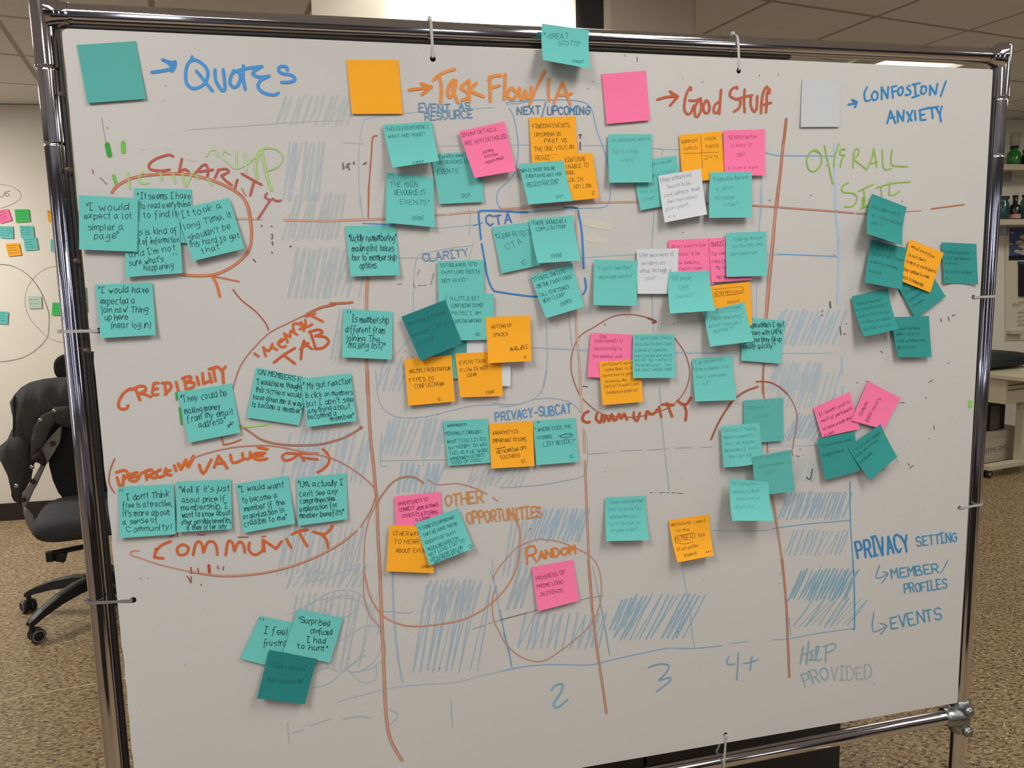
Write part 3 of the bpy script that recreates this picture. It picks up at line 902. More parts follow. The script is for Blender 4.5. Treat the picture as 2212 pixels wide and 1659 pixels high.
M('marker_line', 'C2', (196, 138, 122), 16, '676,720 684,900 692,1100 704,1400 712,1659')
M('marker_line', 'C3', (192, 126, 104), 17, '704,0 718,180 740,440 780,760 820,1020 848,1225')
M('marker_line', 'C3', (168, 92, 66), 3, '713,0 728,180 748,440 788,760 828,1020 856,1225')
M('marker_line', 'D0', (178, 88, 56), 20, '320,945 305,1080 295,1150', 'long brown vertical line, rightmost')
M('marker_line', 'D0', (190, 106, 76), 20, '295,1150 270,1400 244,1640')
M('marker_line', 'D1', (196, 126, 100), 20, '258,0 240,150 225,300 200,550 175,800 158,1060')
M('marker_line', 'D1', (172, 96, 66), 4, '267,0 248,150 215,550 168,1060')
M('marker_line', 'D1', (184, 112, 86), 13, '140,1420 133,1540 132,1659')
M('marker_line', 'D2', (184, 108, 76), 11, '133,0 138,120 143,222;165,562 172,655')
M('marker_line', 'D2', (196, 138, 120), 14, '208,1000 230,1130 262,1350 290,1530 302,1659')
M('marker_line', 'D3', (190, 112, 88), 15, '283,0 305,180 322,400 332,640 345,935')
# --- ovals
M('marker_loop', 'A1', (204, 110, 72), 21, '890,60 940,0 1080,-65 1300,-90 1500,-85 1700,-35 1870,45 1950,120 1985,230 2003,400 1980,520 1900,610 1800,675 1700,712 1560,720 1430,708', 'thick orange-brown loop round the upper left notes')
M('marker_loop', 'A1', (168, 76, 56), 5, '1880,40 1962,122 1997,230 2013,400 1990,525')
M('marker_arrow', 'A1', (206, 104, 52), 22, '1692,728 1725,790 1750,885', 'orange-brown arrow head')
M('marker_arrow', 'A1', (196, 102, 66), 13, '1712,728 1800,745 1905,768')
M('marker_arrow', 'A1', (170, 84, 62), 11, '1855,830 1920,912 2030,1000 2110,1090 2138,1152', 'thin brown diagonal line')
M('marker_loop', 'A1', (178, 108, 88), 10, '2641,943 2440,1030 2290,1100 2140,1180 2000,1320 1920,1430 1880,1530 1855,1620', 'thin brown loop from the tab heading')
M('marker_loop', 'A1', (190, 92, 54), 17, '2808,932 2740,938 2650,942;2630,940 2665,950 2550,975 2440,1028')
M('marker_loop', 'B2', (176, 104, 80), 15, '-75,440 0,490 100,555 250,590 420,597 580,585 750,535 850,480 885,455')
M('marker_loop', 'B2', (160, 78, 52), 24, '880,458 888,455', smooth=False)
M('marker_loop', 'A2', (184, 116, 96), 11, '1540,695 1700,645 1900,608 2150,600 2400,645 2640,700 2811,790 2940,890 2991,960 2990,1010 2950,1120 2870,1250', 'large thin brown oval round the community notes')
M('marker_loop', 'A2', (190, 122, 98), 17, '2840,1275 2700,1385 2491,1495 2250,1580 2000,1625 1750,1635 1500,1600')
M('marker_loop', 'A2', (190, 126, 106), 11, '1500,1600 1280,1550 1130,1500 1045,1470 1050,1440 1105,1437')
M('marker_loop', 'C1', (164, 96, 84), 9, '1240,1085 1180,1055 1050,1030 900,1045 750,1130 640,1200 580,1320 567,1460 600,1590 660,1700 790,1810 920,1842 1080,1845 1230,1815 1370,1755 1460,1660 1505,1550 1510,1460 1470,1330 1390,1215', 'thin red-brown oval round the middle community notes')
M('marker_loop', 'C1', (140, 58, 48), 14, '1180,1058 1243,1085 1215,1095')
M('marker_loop', 'C2', (166, 80, 54), 14, '1682,550 1750,400 1850,250 1950,170 2055,130', 'brown arc left of the right-hand teal column')
M('marker_loop', 'D2', (162, 76, 50), 12, '80,90 180,93 260,130 330,190')
M('marker_loop', 'D2', (168, 98, 76), 7, '330,190 380,270 405,360 400,450 380,560 368,630', 'brown arc right of the right-hand teal column')
M('marker_loop', 'B2', (186, 124, 92), 13, '1385,900 1330,860 1250,845 1150,880 1060,980 1000,1080', 'brown oval round the other opportunities notes')
M('marker_loop', 'B2', (176, 128, 106), 8, '1000,1080 950,1180 915,1350 908,1560 908,1800 960,1960 1060,2060')
M('marker_loop', 'B3', (190, 126, 92), 12, '910,100 960,300 1060,445 1200,515 1330,530 1500,515 1700,475 1880,380 2020,250 2110,100 2146,-50 2150,-230 2110,-360')
M('marker_loop', 'B2', (178, 132, 112), 9, '1420,870 1500,910 1650,900 1800,940 1890,985;1935,1010 1975,1042;2100,1160 2140,1250')
M('marker_loop', 'C2', (184, 128, 104), 8, '-60,1659 0,1560 70,1480 150,1400 300,1345 360,1348 500,1372 700,1465 780,1560 808,1700 800,1850 740,2000 640,2110 500,2220 380,2300 280,2318 150,2270 50,2180 0,2090 -50,1980 -60,1830 -30,1720', 'thin orange circle round the single pink note')
# --- headings
M('marker_arrow', 'A0', BLUE, 27, '1210,575 1300,562 1380,545;1295,475 1350,495 1395,498;1395,490 1390,530 1368,565;1340,500 1385,540', 'thick blue arrow')
M('heading', 'A0', (66, 136, 192), 25, '1528,452 1530,485;1528,468 1490,520 1478,600 1488,665 1530,702 1590,692 1638,650 1656,580 1630,525 1580,485 1530,470;1565,565 1625,640 1690,722;1712,555 1718,640 1765,720;1765,715 1790,715 1788,640 1777,553;1862,560 1835,620 1835,670 1865,695 1900,670 1915,610 1890,565 1855,580;1860,572 1960,545 2085,528;1938,522 1936,620 1953,710;2085,530 2025,565 2015,590 2060,612 2145,605;2145,605 2075,640 2055,690 2100,738 2180,755 2216,740', 'blue heading word quotes')
M('heading', 'B0', (66, 136, 192), 25, '298,558 287,530 240,530 228,560 260,585 330,598 358,625 345,645 300,655 252,655', None)
M('marker_arrow', 'B0', ORG, 25, '1268,715 1350,705 1440,692;1365,665 1445,695;1445,690 1370,752', 'thick orange arrow')
M('heading', 'B0', (218, 130, 58), 25, '1460,637 1530,582 1630,550;1508,610 1525,700 1518,820;1620,635 1582,690 1577,755 1600,770 1630,715 1640,640;1602,650 1625,740 1655,815;1745,640 1692,680 1685,705 1730,735 1735,775 1690,798;1745,640 1745,730 1748,805;1802,662 1757,720 1860,768;1908,612 1912,700 1915,805;1900,637 1940,605 2000,600;1910,702 1985,680;2033,592 2030,700 2025,790;2090,700 2055,730 2060,780 2100,785 2125,745 2100,712 2070,705;2146,700 2156,780 2176,785 2191,720 2206,775 2231,770 2241,695', 'orange heading words task flow')
M('heading', 'C0', (214, 128, 66), 22, '357,565 290,700 238,830;392,628 385,720 395,800;430,820 470,720 497,652;497,652 530,740 560,828;465,755 520,757 572,745', 'orange slash and letters ia')
M('marker_arrow', 'C0', (182, 80, 42), 20, '1255,792 1330,772 1415,765;1355,728 1380,745 1415,765;1418,768 1355,840;1365,740 1400,760', 'red-brown arrow')
M('heading', 'C0', (178, 84, 54), 20, '1522,715 1515,695 1482,760 1468,860 1490,905 1520,898 1545,840;1510,800 1560,800 1600,782;1590,790 1555,850 1555,920 1580,922 1605,860 1600,795;1640,800 1620,850 1630,895 1660,895 1670,850 1655,805 1640,800;1740,812 1710,840 1705,893 1735,893 1752,850;1762,715 1755,800 1748,905;1890,705 1885,692 1845,712 1832,760 1870,785 1915,800 1905,858 1865,888;1950,712 1945,800 1950,893;1880,790 1960,768 2010,758;2002,760 1997,830 2022,888 2045,860 2050,765;2135,705 2125,690 2100,730 2085,810 2080,900;2148,740 2145,705 2128,750 2125,830 2120,893;2092,835 2160,818', 'red-brown heading words good stuff')
M('marker_arrow', 'D0', BLUE2, 17, '815,832 850,825 880,812;845,795 882,812;882,812 868,852', 'small blue arrow')
M('heading', 'D0', (44, 122, 172), 14, '965,692 942,740 947,790 960,803 990,795;1020,725 1000,760 1015,795 1045,780 1045,738 1020,725;1080,790 1080,692;1080,692 1127,780;1127,780 1132,690;1170,778 1160,690;1160,690 1198,682;1165,730 1195,722;1218,700 1210,740 1232,758 1250,725 1242,692 1218,700;1302,680 1282,700 1310,725 1302,750 1270,755;1345,670 1352,765;1325,672 1385,660;1325,775 1378,757;1405,688 1392,730 1410,748 1435,720 1427,685 1395,688;1465,755 1465,680;1465,680 1510,750;1510,750 1525,665;1592,645 1550,765;1125,980 1150,880;1150,880 1190,980;1135,940 1182,930;1210,970 1205,882;1205,882 1250,962;1250,962 1257,875;1282,890 1320,960;1325,880 1290,965;1345,880 1350,955;1385,877 1390,955;1390,955 1430,952;1380,877 1460,855;1388,915 1420,910;1440,862 1530,848;1480,860 1487,940;1512,850 1537,900;1560,845 1545,900 1553,965', 'blue heading words confusion anxiety')
M('heading', 'D0', (136, 172, 66), 11, '575,1200 545,1190 500,1225 483,1290 505,1352 550,1360 595,1310 600,1240 570,1205 530,1195;625,1160 650,1280 690,1460;738,1145 725,1190 708,1240 700,1330;790,1190 757,1190 752,1230 785,1232;785,1235 758,1280 752,1330;850,1335 862,1200 892,1188 895,1225 857,1268;857,1268 955,1345;955,1355 1000,1270 1018,1180;1018,1180 1030,1250 1040,1335;985,1305 1045,1290;1085,1192 1090,1310 1110,1350 1158,1340;1163,1190 1155,1300 1200,1322 1285,1325;815,1455 768,1480 772,1528 855,1540 885,1580 850,1640 785,1645;893,1522 1010,1468;935,1500 945,1600 925,1655;1038,1495 1150,1462 1305,1447;1075,1490 1080,1560;1145,1450 1140,1550;1140,1552 1180,1550 1222,1522', 'pale green heading words overall site')
M('heading', 'D1', (120, 165, 60), 14, '930,100 930,170;918,182 965,165')
M('marker_smudge', 'A0', (172, 188, 132), 17, '1640,1245 1680,1195 1720,1195 1732,1245;1830,1225 1790,1200 1765,1240 1800,1280 1880,1340 1990,1290;1880,1210 1885,1335;1950,1215 1962,1375;1960,1300 2050,1240 2090,1200', 'half wiped green letters')
M('marker_smudge', 'A0', (160, 186, 110), 22, '2060,1210 2035,1320 2050,1420;2085,1210 2110,1330 2140,1450 2165,1515')
M('marker_smudge', 'B0', (158, 184, 108), 12, '60,1215 100,1185 180,1182 240,1210 265,1260 240,1310 200,1340 145,1358')
M('marker_smudge', 'A0', (166, 186, 120), 20, '1015,1375 1035,1500;1135,1368 1105,1420 1125,1455 1180,1455;1275,1370 1290,1430;1375,1380 1395,1455;1450,1380 1480,1480;1480,1480 1535,1370;1545,1380 1580,1420;1650,1420 1690,1470', None)
M('marker_smudge', 'A0', (46, 148, 48), 40, '853,1150 872,1235', 'dark green marker dab', smooth=False)
M('marker_smudge', 'A0', (108, 176, 62), 36, '980,1135 983,1205', 'light green marker dab', smooth=False)
M('marker_smudge', 'A0', (100, 170, 70), 26, '905,1400 922,1458', smooth=False)
M('marker_smudge', 'A0', (160, 110, 92), 9, '800,1415 848,1465;735,1350 742,1380;1925,1500 1960,1560')
M('heading', 'A0', (178, 82, 64), 19, '1378,1245 1340,1232 1240,1265 1188,1308 1200,1348 1290,1358 1350,1350;1448,1265 1425,1370;1425,1370 1470,1347 1502,1365;1555,1378 1610,1320 1640,1310;1640,1310 1658,1350 1652,1405;1590,1367 1695,1350;1712,1415 1740,1352;1735,1352 1800,1345 1820,1368 1762,1398;1762,1398 1800,1440 1845,1472;1890,1430 1870,1500;1925,1382 2000,1425 2082,1470;2020,1455 2005,1510 1993,1555', 'red-brown heading word clarity curving over the loop')
M('heading', 'B1', (170, 86, 84), 17, '135,65 120,90 150,115 185,108;185,108 210,125 246,121;165,118 140,150 105,205 62,268')
M('heading', 'B1', (198, 92, 44), 19, '35,1340 68,1362;125,1360 105,1290;105,1290 150,1318 178,1262;178,1262 180,1290 215,1310;250,1225 222,1262 255,1288 285,1280;240,1250 272,1225;300,1250 272,1180;272,1180 320,1210;320,1210 325,1160 375,1190;350,1165 345,1105 405,1110 430,1160;405,1090 440,1135;395,1145 440,1130;440,1072 450,1125 495,1108;450,1040 480,1032;445,1045 520,1022;480,1035 530,1060 580,1085', 'orange-brown heading word member on a slant')
M('heading', 'B1', (190, 84, 40), 20, '190,1412 270,1350 358,1297;275,1358 358,1420;405,1385 415,1290 430,1237;430,1237 450,1270 492,1302;400,1305 465,1258;485,1180 520,1290;470,1168 540,1150 575,1165 560,1185 520,1200;520,1200 600,1210 625,1250 580,1295 515,1302', 'orange-brown heading word tab')
M('heading', 'A2', (198, 92, 44), 22, '1040,143 985,180 945,250 952,300 1000,307 1020,280;1080,150 1095,190 1115,237;1050,152 1110,125 1152,130 1158,160 1110,182;1110,182 1150,190 1200,210;1222,112 1215,190 1258,190;1215,152 1255,145;1225,102 1262,100;1312,105 1322,190;1290,102 1350,100 1360,140 1315,190;1402,92 1420,165;1465,62 1482,150;1450,62 1510,47 1518,70 1480,95;1480,95 1540,97 1542,128 1490,150;1567,50 1583,115;1612,22 1620,105;1620,105 1665,85;1665,20 1685,95;1665,-10 1732,-30;1700,-20 1705,30 1717,85;1745,-22 1765,0 1795,-30;1772,5 1780,100', 'orange-brown heading word credibility')
M('marker_arrow', 'A2', (184, 92, 60), 12, '1765,530 1780,592;1780,592 1850,577 1920,550', 'small brown corner mark')
M('marker_smudge', 'A2', (158, 192, 112), 18, '1920,452 2040,440 2135,427', 'short pale green bar')
M('marker_smudge', 'A2', (60, 150, 66), 16, '1402,180 1408,235;1430,300 1445,430')
M('heading', 'A2', (200, 94, 40), 22, '930,850 950,918;985,835 972,948;925,812 990,795 1020,828 980,870;1092,812 1040,830 1030,870 1080,880 1112,842;1040,850 1110,840;1160,812 1167,870;1120,822 1200,790 1215,820 1170,840;1170,840 1235,858;1277,790 1242,812 1260,848 1302,840;1322,782 1312,820 1362,833;1320,802 1357,795;1387,757 1402,800;1585,752 1620,820 1682,710;1705,772 1740,680;1740,680 1810,780;1715,742 1790,735;1835,672 1855,735 1930,712;1930,660 1940,700 1987,700 1992,652;2110,657 2032,662 2012,690 2060,713 2125,703;2040,682 2090,680;2052,612 2130,628', 'orange-brown heading words about perceived value')
M('heading', 'A2', (204, 100, 40), 26, '1420,742 1440,788 1480,712 1492,762 1540,692 1500,768 1540,682', smooth=False)
M('heading', 'A2', (176, 92, 62), 11, '912,705 878,790 866,880 885,935 912,975')
M('heading', 'B2', (190, 90, 46), 20, '270,667 256,690 280,718 340,702 375,665 290,660;390,662 430,720;395,660 540,663;415,695 540,710;580,627 622,670 628,730 590,780 537,812')
M('heading', 'A2', (196, 92, 46), 21, '1357,1362 1272,1402 1232,1480 1300,1497;1242,1420 1228,1490;1440,1390 1410,1420 1425,1467 1480,1460 1500,1412 1460,1387 1440,1390;1537,1470 1560,1378 1590,1365 1612,1400 1620,1450;1620,1450 1650,1375 1690,1362 1722,1400 1730,1467;1797,1470 1815,1365 1850,1372 1865,1440;1865,1440 1900,1368 1935,1382 1950,1450;1987,1372 1982,1430 2030,1468 2090,1430 2092,1350;2106,1440 2096,1350;2096,1350 2200,1420;2200,1420 2243,1360;2281,1342 2318,1412;2325,1305 2380,1280 2450,1270;2382,1290 2410,1340 2446,1400;2495,1285 2590,1302 2647,1240;2560,1305 2600,1350 2612,1412', 'large orange-brown heading word community at lower left')
M('heading', 'A2', (176, 88, 62), 9, '1352,1330 1387,1310;1572,1310 1632,1310;1897,1328 1975,1328;2085,1325 2115,1320')
M('marker_smudge', 'A3', (172, 70, 48), 22, '1662,45 1668,100', 'dried red marker drips', smooth=False)
M('marker_smudge', 'A3', (150, 72, 56), 9, '1490,130 1520,182;1522,135 1520,185;1575,70 1583,112;1600,195 1602,205;1520,60 1525,110;1732,50 1740,75;1780,55 1775,82')
T('heading', 'B0', (96, 134, 162), 9, [('EVENT', 1345, 890, 1590, 885, 62), ('AS', 1670, 870, 1755, 866, 48), ('RESOURCE', 1395, 958, 1770, 938, 62)], 'grey-blue heading event as resource')
T('heading', 'C0', (76, 118, 152), 9, [('NEXT', 140, 912, 320, 905, 62), ('UPCOMING', 380, 912, 715, 908, 62)], 'grey-blue heading next upcoming')
M('heading', 'C0', (88, 124, 150), 7, '365,810 350,870 333,930')
T('heading', 'B1', (104, 136, 162), 9, [('CLARITY', 1380, 608, 1740, 560, 62)], 'faint blue-grey heading clarity')
T('heading', 'B1', (62, 110, 168), 12, [('CTA', 1888, 325, 2080, 298, 78)], 'blue heading of three letters inside the blue box')
M('marker_loop', 'B1', (48, 118, 176), 13, '2212,215 2050,208 1900,202 1835,205 1822,240 1840,430;1845,465 1870,600 1890,720 1935,830 2000,852 2212,882 2290,886', 'rounded blue box outline')
M('marker_loop', 'C1', (54, 122, 180), 15, '622,202 645,320 658,450 668,660;676,740 686,820 662,868')
M('marker_loop', 'C1', (50, 84, 120), 10, '510,180 560,175 620,183')
T('heading', 'B2', (84, 134, 174), 9, [('PRIVACY-SUBCAT', 1960, 402, 2560, 340, 72)], 'blue heading privacy subcategory')
M('marker_smudge', 'B1', (120, 124, 124), 5, '1302,780 1318,820;1340,800 1365,795;1380,800 1405,790;1440,790 1465,700;1335,715 1350,670;1175,790 1208,782', 'wiped remains of small letters')
M('heading', 'C2', (176, 80, 44), 20, '705,325 672,345 657,388 685,412 715,410;772,345 767,388 800,413 812,360;830,410 840,357 870,400 890,350 907,400;925,395 950,345 965,385 990,345 1012,393;1067,335 1067,378 1095,400 1115,337;1162,385 1170,327 1215,350 1252,312;1267,290 1285,370;1290,270 1385,275;1330,260 1350,310 1372,368;1415,240 1450,268 1490,265 1520,217;1465,270 1485,330 1478,398', 'red-brown heading word community in the middle')
T('heading', 'B2', (200, 128, 68), 12, [('OTHER', 1560, 1085, 1860, 1050, 92), ('OPPORTUNITIES', 1735, 1222, 2325, 1165, 92)], 'light brown heading other opportunities')
T('heading', 'C2', (206, 118, 52), 15, [('R', 222, 1540, 300, 1525, 120), ('ANDOM', 310, 1505, 600, 1455, 62)], 'orange heading word random')
T('heading', 'D2', (44, 120, 168), 15, [('PRIVACY', 890, 1498, 1300, 1435, 140)], 'blue heading privacy at lower right')
T('heading', 'D2', (64, 132, 168), 9, [('SETTING', 1365, 1400, 1680, 1362, 78)])
T('heading', 'D3', (66, 134, 164), 9, [('MEMBER', 1165, 150, 1535, 100, 75), ('PROFILES', 1265, 265, 1600, 228, 72), ('EVENTS', 1160, 550, 1560, 470, 92)], 'blue words member profiles and events')
M('heading', 'D3', (96, 138, 160), 7, '1608,0 1580,60 1548,108;1065,40 1035,130 1060,145 1130,110;1090,95 1130,112 1080,185;1018,415 1005,540 1030,572 1125,525;1065,505 1120,528 1070,595', 'thin blue slash and hooked arrows')
M('heading', 'C3', (112, 158, 176), 13, '410,1040 440,1002 500,992 490,1050 432,1140 440,1175 480,1165 540,1112', 'blue figure two')
M('heading', 'C3', (106, 148, 164), 10, '1182,858 1270,830 1345,842 1330,890 1265,962;1265,962 1350,938 1355,965 1300,1010 1245,1052', 'blue figure three')
M('heading', 'C3', (116, 148, 158), 9, '1825,770 1810,828 1870,830;1900,740 1895,850 1888,958;1940,827 2000,815 2055,795;2010,767 1992,880', 'grey-blue figure four plus')
M('heading', 'D3', (122, 154, 160), 9, '455,690 445,760 430,835;500,652 490,740 480,835;440,762 540,722;515,742 530,770 500,800 560,790;565,695 582,690 570,740 552,802 600,792;640,695 632,820;612,692 690,667 715,690 690,720 650,740;560,690 555,760', 'grey-blue word help')
T('heading', 'D3', (126, 160, 168), 8, [('PRO', 470, 1010, 660, 955, 110)], 'fading word provided')
T('heading', 'D3', (152, 160, 156), 6, [('VIDED', 680, 960, 1000, 945, 105)])
M('marker_smudge', 'C0', (110, 72, 66), 9, '630,1072 650,1072;640,1075 640,1098;640,1130 640,1190', 'small dark red letter marks')
M('marker_smudge', 'B0', (120, 104, 92), 13, '740,1300 745,1345;775,1305 790,1350;765,1330 795,1300;905,1305 925,1295;825,1290 830,1305', 'small brown wiped letters')
M('marker_smudge', 'B1', (92, 76, 72), 9, '175,390 180,410;178,420 172,425;176,450 182,475;174,530 176,538;172,325 175,330;90,320 95,326;318,490 328,484;25,590 45,610')
M('marker_smudge', 'D1', (70, 110, 60), 12, '668,928 672,975', 'small dark green dab', smooth=False)
M('marker_smudge', 'D1', (74, 84, 78), 6, '600,1003 608,1000;600,1035 610,1035;778,1182 792,1184;1240,125 1244,130;1550,1060 1555,1085;1610,1050 1620,1080;1640,1040 1662,1030;748,1125 755,1190;1610,1420 1616,1412;1075,1320 1085,1335;1600,710 1602,712;795,1105 800,1103')
M('marker_smudge', 'D2', (60, 72, 80), 7, '480,850 510,866 528,785;520,880 522,882', 'small dark tick mark')
M('marker_smudge', 'D2', (96, 90, 84), 5, '458,675 462,677;1300,780 1335,755;1290,740 1300,752;1228,255 1262,258;1455,95 1490,72;1495,440 1500,470;362,640 372,680;400,680 425,685;1090,790 1100,797;625,882 630,884;880,95 890,102;955,85 985,90')
M('marker_smudge', 'D2', (132, 186, 66), 30, '1785,250 1786,285', 'small light green square dab', smooth=False)
M('marker_smudge', 'C1', (80, 76, 78), 6, '800,0 800,1;1385,1103 1388,1105;1650,140 1665,148;835,1105 838,1115;1148,1590 1152,1592;660,1600 700,1605')
M('marker_smudge', 'C0', (90, 88, 84), 5, '995,440 998,445;1092,455 1096,490;1455,622 1458,624;745,648 748,650;1840,455 1850,460;700,705 706,706', 'tiny dark specks')
random.seed(21)
sp = []
for k in range(70):
    x, y = random.uniform(180, 2080), random.uniform(150, 1500); s_ = random.uniform(.8, 2.0)
    sp.append(([(x, y), (x + random.uniform(-2, 2), y + random.uniform(-2, 3))], s_))
marks('marker_smudge', (112, 102, 96), sp, smooth=False, label='scattered tiny specks of dry ink')
# ---------------------------------------------------------------- sticky notes
NC = {'t': (98, 170, 157), 'l': (84, 153, 141), 'd': (50, 128, 118), 'o': (242, 160, 40), 'p': (236, 112, 146), 'w': (192, 187, 182), 's': (179, 173, 168), 'g': (70, 168, 82), 'v': (36, 108, 102), 'h': (172, 180, 158)}
def note_mat(k):
    return mat('note_paper_' + {'t': 'teal', 'l': 'soft_teal', 'd': 'dark_teal', 'o': 'orange', 'p': 'pink', 'w': 'white', 's': 'faded_white', 'g': 'green', 'v': 'deep_teal', 'h': 'pale_green'}[k], raw=paper_raw(NC[k]), rough=0.85, spec=0.15, noise=0.02, nscale=30)
PEN = {'k': (24, 52, 56), 'n': (36, 84, 84), 'f': (72, 140, 134), 'm': (98, 60, 16), 'x': (140, 96, 36), 'r': (120, 30, 62), 'y': (176, 66, 104), 'q': (140, 136, 138), 'e': (28, 92, 90), 'z': (20, 84, 82)}
LAYER = [0]
def quad_uv(Q, p):
    """inverse of the projective map unit square -> quad Q (TL,TR,BR,BL)"""
    (x0, y0), (x1, y1), (x2, y2), (x3, y3) = Q
    dx1, dx2, dx3 = x1 - x2, x3 - x2, x0 - x1 + x2 - x3
    dy1, dy2, dy3 = y1 - y2, y3 - y2, y0 - y1 + y2 - y3
    D = dx1 * dy2 - dx2 * dy1
    g = (dx3 * dy2 - dx2 * dy3) / D; h = (dx1 * dy3 - dx3 * dy1) / D
    a, b, c = x1 - x0 + g * x1, x3 - x0 + h * x3, x0
    d, e, f = y1 - y0 + g * y1, y3 - y0 + h * y3, y0
    m_ = Matrix(((a, b, c), (d, e, f), (g, h, 1))).inverted()
    v = m_ @ Vector((p[0], p[1], 1)); return v.x / v.z, v.y / v.z
NOTES = []
def note(tile, quad, col, label, lines=(), pen='k', lift=.006, lay=1, pw=1.3, top=None, side=0.0, name='sticky_note', cat='sticky note', group='sticky notes on the whiteboard', extra=None, plane=None, curl=None, exact=False):
    """quad: 'x,y x,y x,y x,y' TL TR BR BL in tile coordinates; lines: (text,x0,y0,x1,y1,h)"""
    if plane is None:
        base = .0003 + lay * .0011
        top = base if top is None else top
        lifts = [top, top, top + lift * (1 + side), top + lift * (1 - side)]
    Q = [px(tile, *p) for p in parse(quad)[0]] if tile else [tuple(p) for p in quad]
    if plane is None: C = [at(Q[i][0], Q[i][1], YB - lifts[i]) for i in range(4)]
    else: C = [plane(*q) for q in Q]
    if plane is None: nrm = Vector((0, -1, 0))
    else: nrm = -bn * -1
    hh = (C[3] - C[0]).length
    def surf(u, v, off=0.0):
        A = C[0].lerp(C[1], u); B = C[3].lerp(C[2], u)
        p = A.lerp(B, v)
        if plane is None:
            p = p.copy()
            # paper stays flat near its glued top and bends away below
            d = (v ** 1.8 - v) * lift * (1 + side * (2 * u - 1))
            p += nrm * d
            if curl: p += nrm * (curl * 4 * u * (1 - u) * v)
            p += nrm * (.0003 * math.sin(u * 5 + LAYER[0]) * v * (1 - v) * 4 * min(1, lift / .006))
        return p + nrm * off
    LAYER[0] += 1
    N = 10 if plane is None else 2
    vs = []; fs = []; ff = []
    for s_, o_ in ((0, .00022), (1, 0.0)):
        for j in range(N + 1):
            for i in range(N + 1): vs.append(surf(i / N, j / N, o_))
    k = (N + 1) * (N + 1)
    for j in range(N):
        for i in range(N):
            a = j * (N + 1) + i; b = a + 1; c = a + N + 2; d = a + N + 1
            ff.append((a, d, c, b)); fs.append((k + a, k + b, k + c, k + d))
    for i in range(N):
        a, b = i, i + 1; fs.append((a, b, k + b, k + a))
        a, b = N * (N + 1) + i, N * (N + 1) + i + 1; fs.append((b, a, k + a, k + b))
        a, b = i * (N + 1), (i + 1) * (N + 1); fs.append((b, a, k + a, k + b))
        a, b = i * (N + 1) + N, (i + 1) * (N + 1) + N; fs.append((a, b, k + b, k + a))
    e = empty(name, tuple(surf(.5, 0)))
    tag(e, label, cat, group)
    sh = MB(); sh.add(vs[:k], ff, True); sh.add(vs, fs, False); o = sh.build('paper', note_mat(col), e)
    if lines or extra:
        v2, f2 = [], []
        for ln in lines:
            txt, x0, y0, x1, y1, h = ln
            if tile: a, b = px(tile, x0, y0), px(tile, x1, y1); hp = h * ZK
            else: a, b = (x0, y0), (x1, y1); hp = h
            for pl in text_strokes(txt, a[0], a[1], b[0], b[1], hp * .84, .5): ribbon2d(pl, pw * .86, v2, f2)
        if extra:
            for pl in parse(extra): ribbon2d(catmull([px(tile, *p) for p in pl]), pw, v2, f2)
        P3 = []
        for p in v2:
            u, v = quad_uv(Q, p)
            u = min(.995, max(.005, u)); v = min(.995, max(.005, v))
            P3.append(surf(u, v, .00030 + p[2] % 2e-4))
        w_ = MB().add(P3, f2).build('handwriting', ink(PEN[pen]), e); w_['kind'] = 'stuff'
    return e
DEFER = []
def Nn(*a, **k): DEFER.append((a, k))
def build_notes():
    """stack the notes: each later one is glued onto whatever lies under it"""
    N_ = []
    for a, k in sorted(DEFER, key=lambda t: t[1].get('lay', 1)):
        Q = [px(a[0], *p) for p in parse(a[1])[0]]
        N_.append({'a': a, 'k': dict(k), 'Q': Q, 'lay': k.get('lay', 1), 'lift': k.get('lift', .006), 'side': k.get('side', 0)})
    def inside(Q, p, m_=0.0):
        try: u, v = quad_uv(Q, p)
        except Exception: return None
        return (u, v) if -m_ <= u <= 1 + m_ and -m_ <= v <= 1 + m_ else None
    def pt(Q, u, v):
        x = Q[0][0] * (1 - u) * (1 - v) + Q[1][0] * u * (1 - v) + Q[2][0] * u * v + Q[3][0] * (1 - u) * v
        y = Q[0][1] * (1 - u) * (1 - v) + Q[1][1] * u * (1 - v) + Q[2][1] * u * v + Q[3][1] * (1 - u) * v
        return x, y
    G = [(i / 12, j / 12) for i in range(13) for j in range(13)]
    for i, n in enumerate(N_):        # a note pinned down by another one lies flatter
        for m_ in N_[i + 1:]:
            if m_['lay'] > n['lay'] and any(inside(n['Q'], pt(m_['Q'], u, v)) for u, v in G): n['lift'] = min(n['lift'], .0035 if n['lift'] < .02 else .012)
    prof = lambda n, u, v: n['lift'] * (1 + n['side'] * (2 * u - 1)) * max(v, 0.0) ** 1.8 + n['k'].get('curl', 0) * 4 * u * (1 - u) * v
    for i, n in enumerate(N_):
        base = n['k'].get('top', None)
        if base is None:
            base = .0013 + .00006 * i
            for m_ in N_[:i]:
                for u, v in G:
                    r = inside(m_['Q'], pt(n['Q'], u, v), .04)
                    if r: base = max(base, m_['base'] + prof(m_, *r) + .0006 - prof(n, u, v) * .9)
        n['base'] = base
        k = n['k']; k['top'] = base; k['lift'] = n['lift']
        note(*n['a'], **k)
# --- legend
Nn('A0', '610,358 1082,328 1163,787 697,822', 'l', 'large blank teal note at the top left corner before the blue quotes heading', lift=.003)
Nn('B0', '768,477 1180,477 1217,907 812,908', 'o', 'blank orange note left of the orange heading', lift=.002)
Nn('C0', '808,590 1163,563 1195,957 850,988', 'p', 'blank pink note left of the red-brown heading', lift=.003)
Nn('D0', '445,630 748,632 745,1010 433,1012', 's', 'blank white note left of the small blue arrow at upper right', lift=.002)
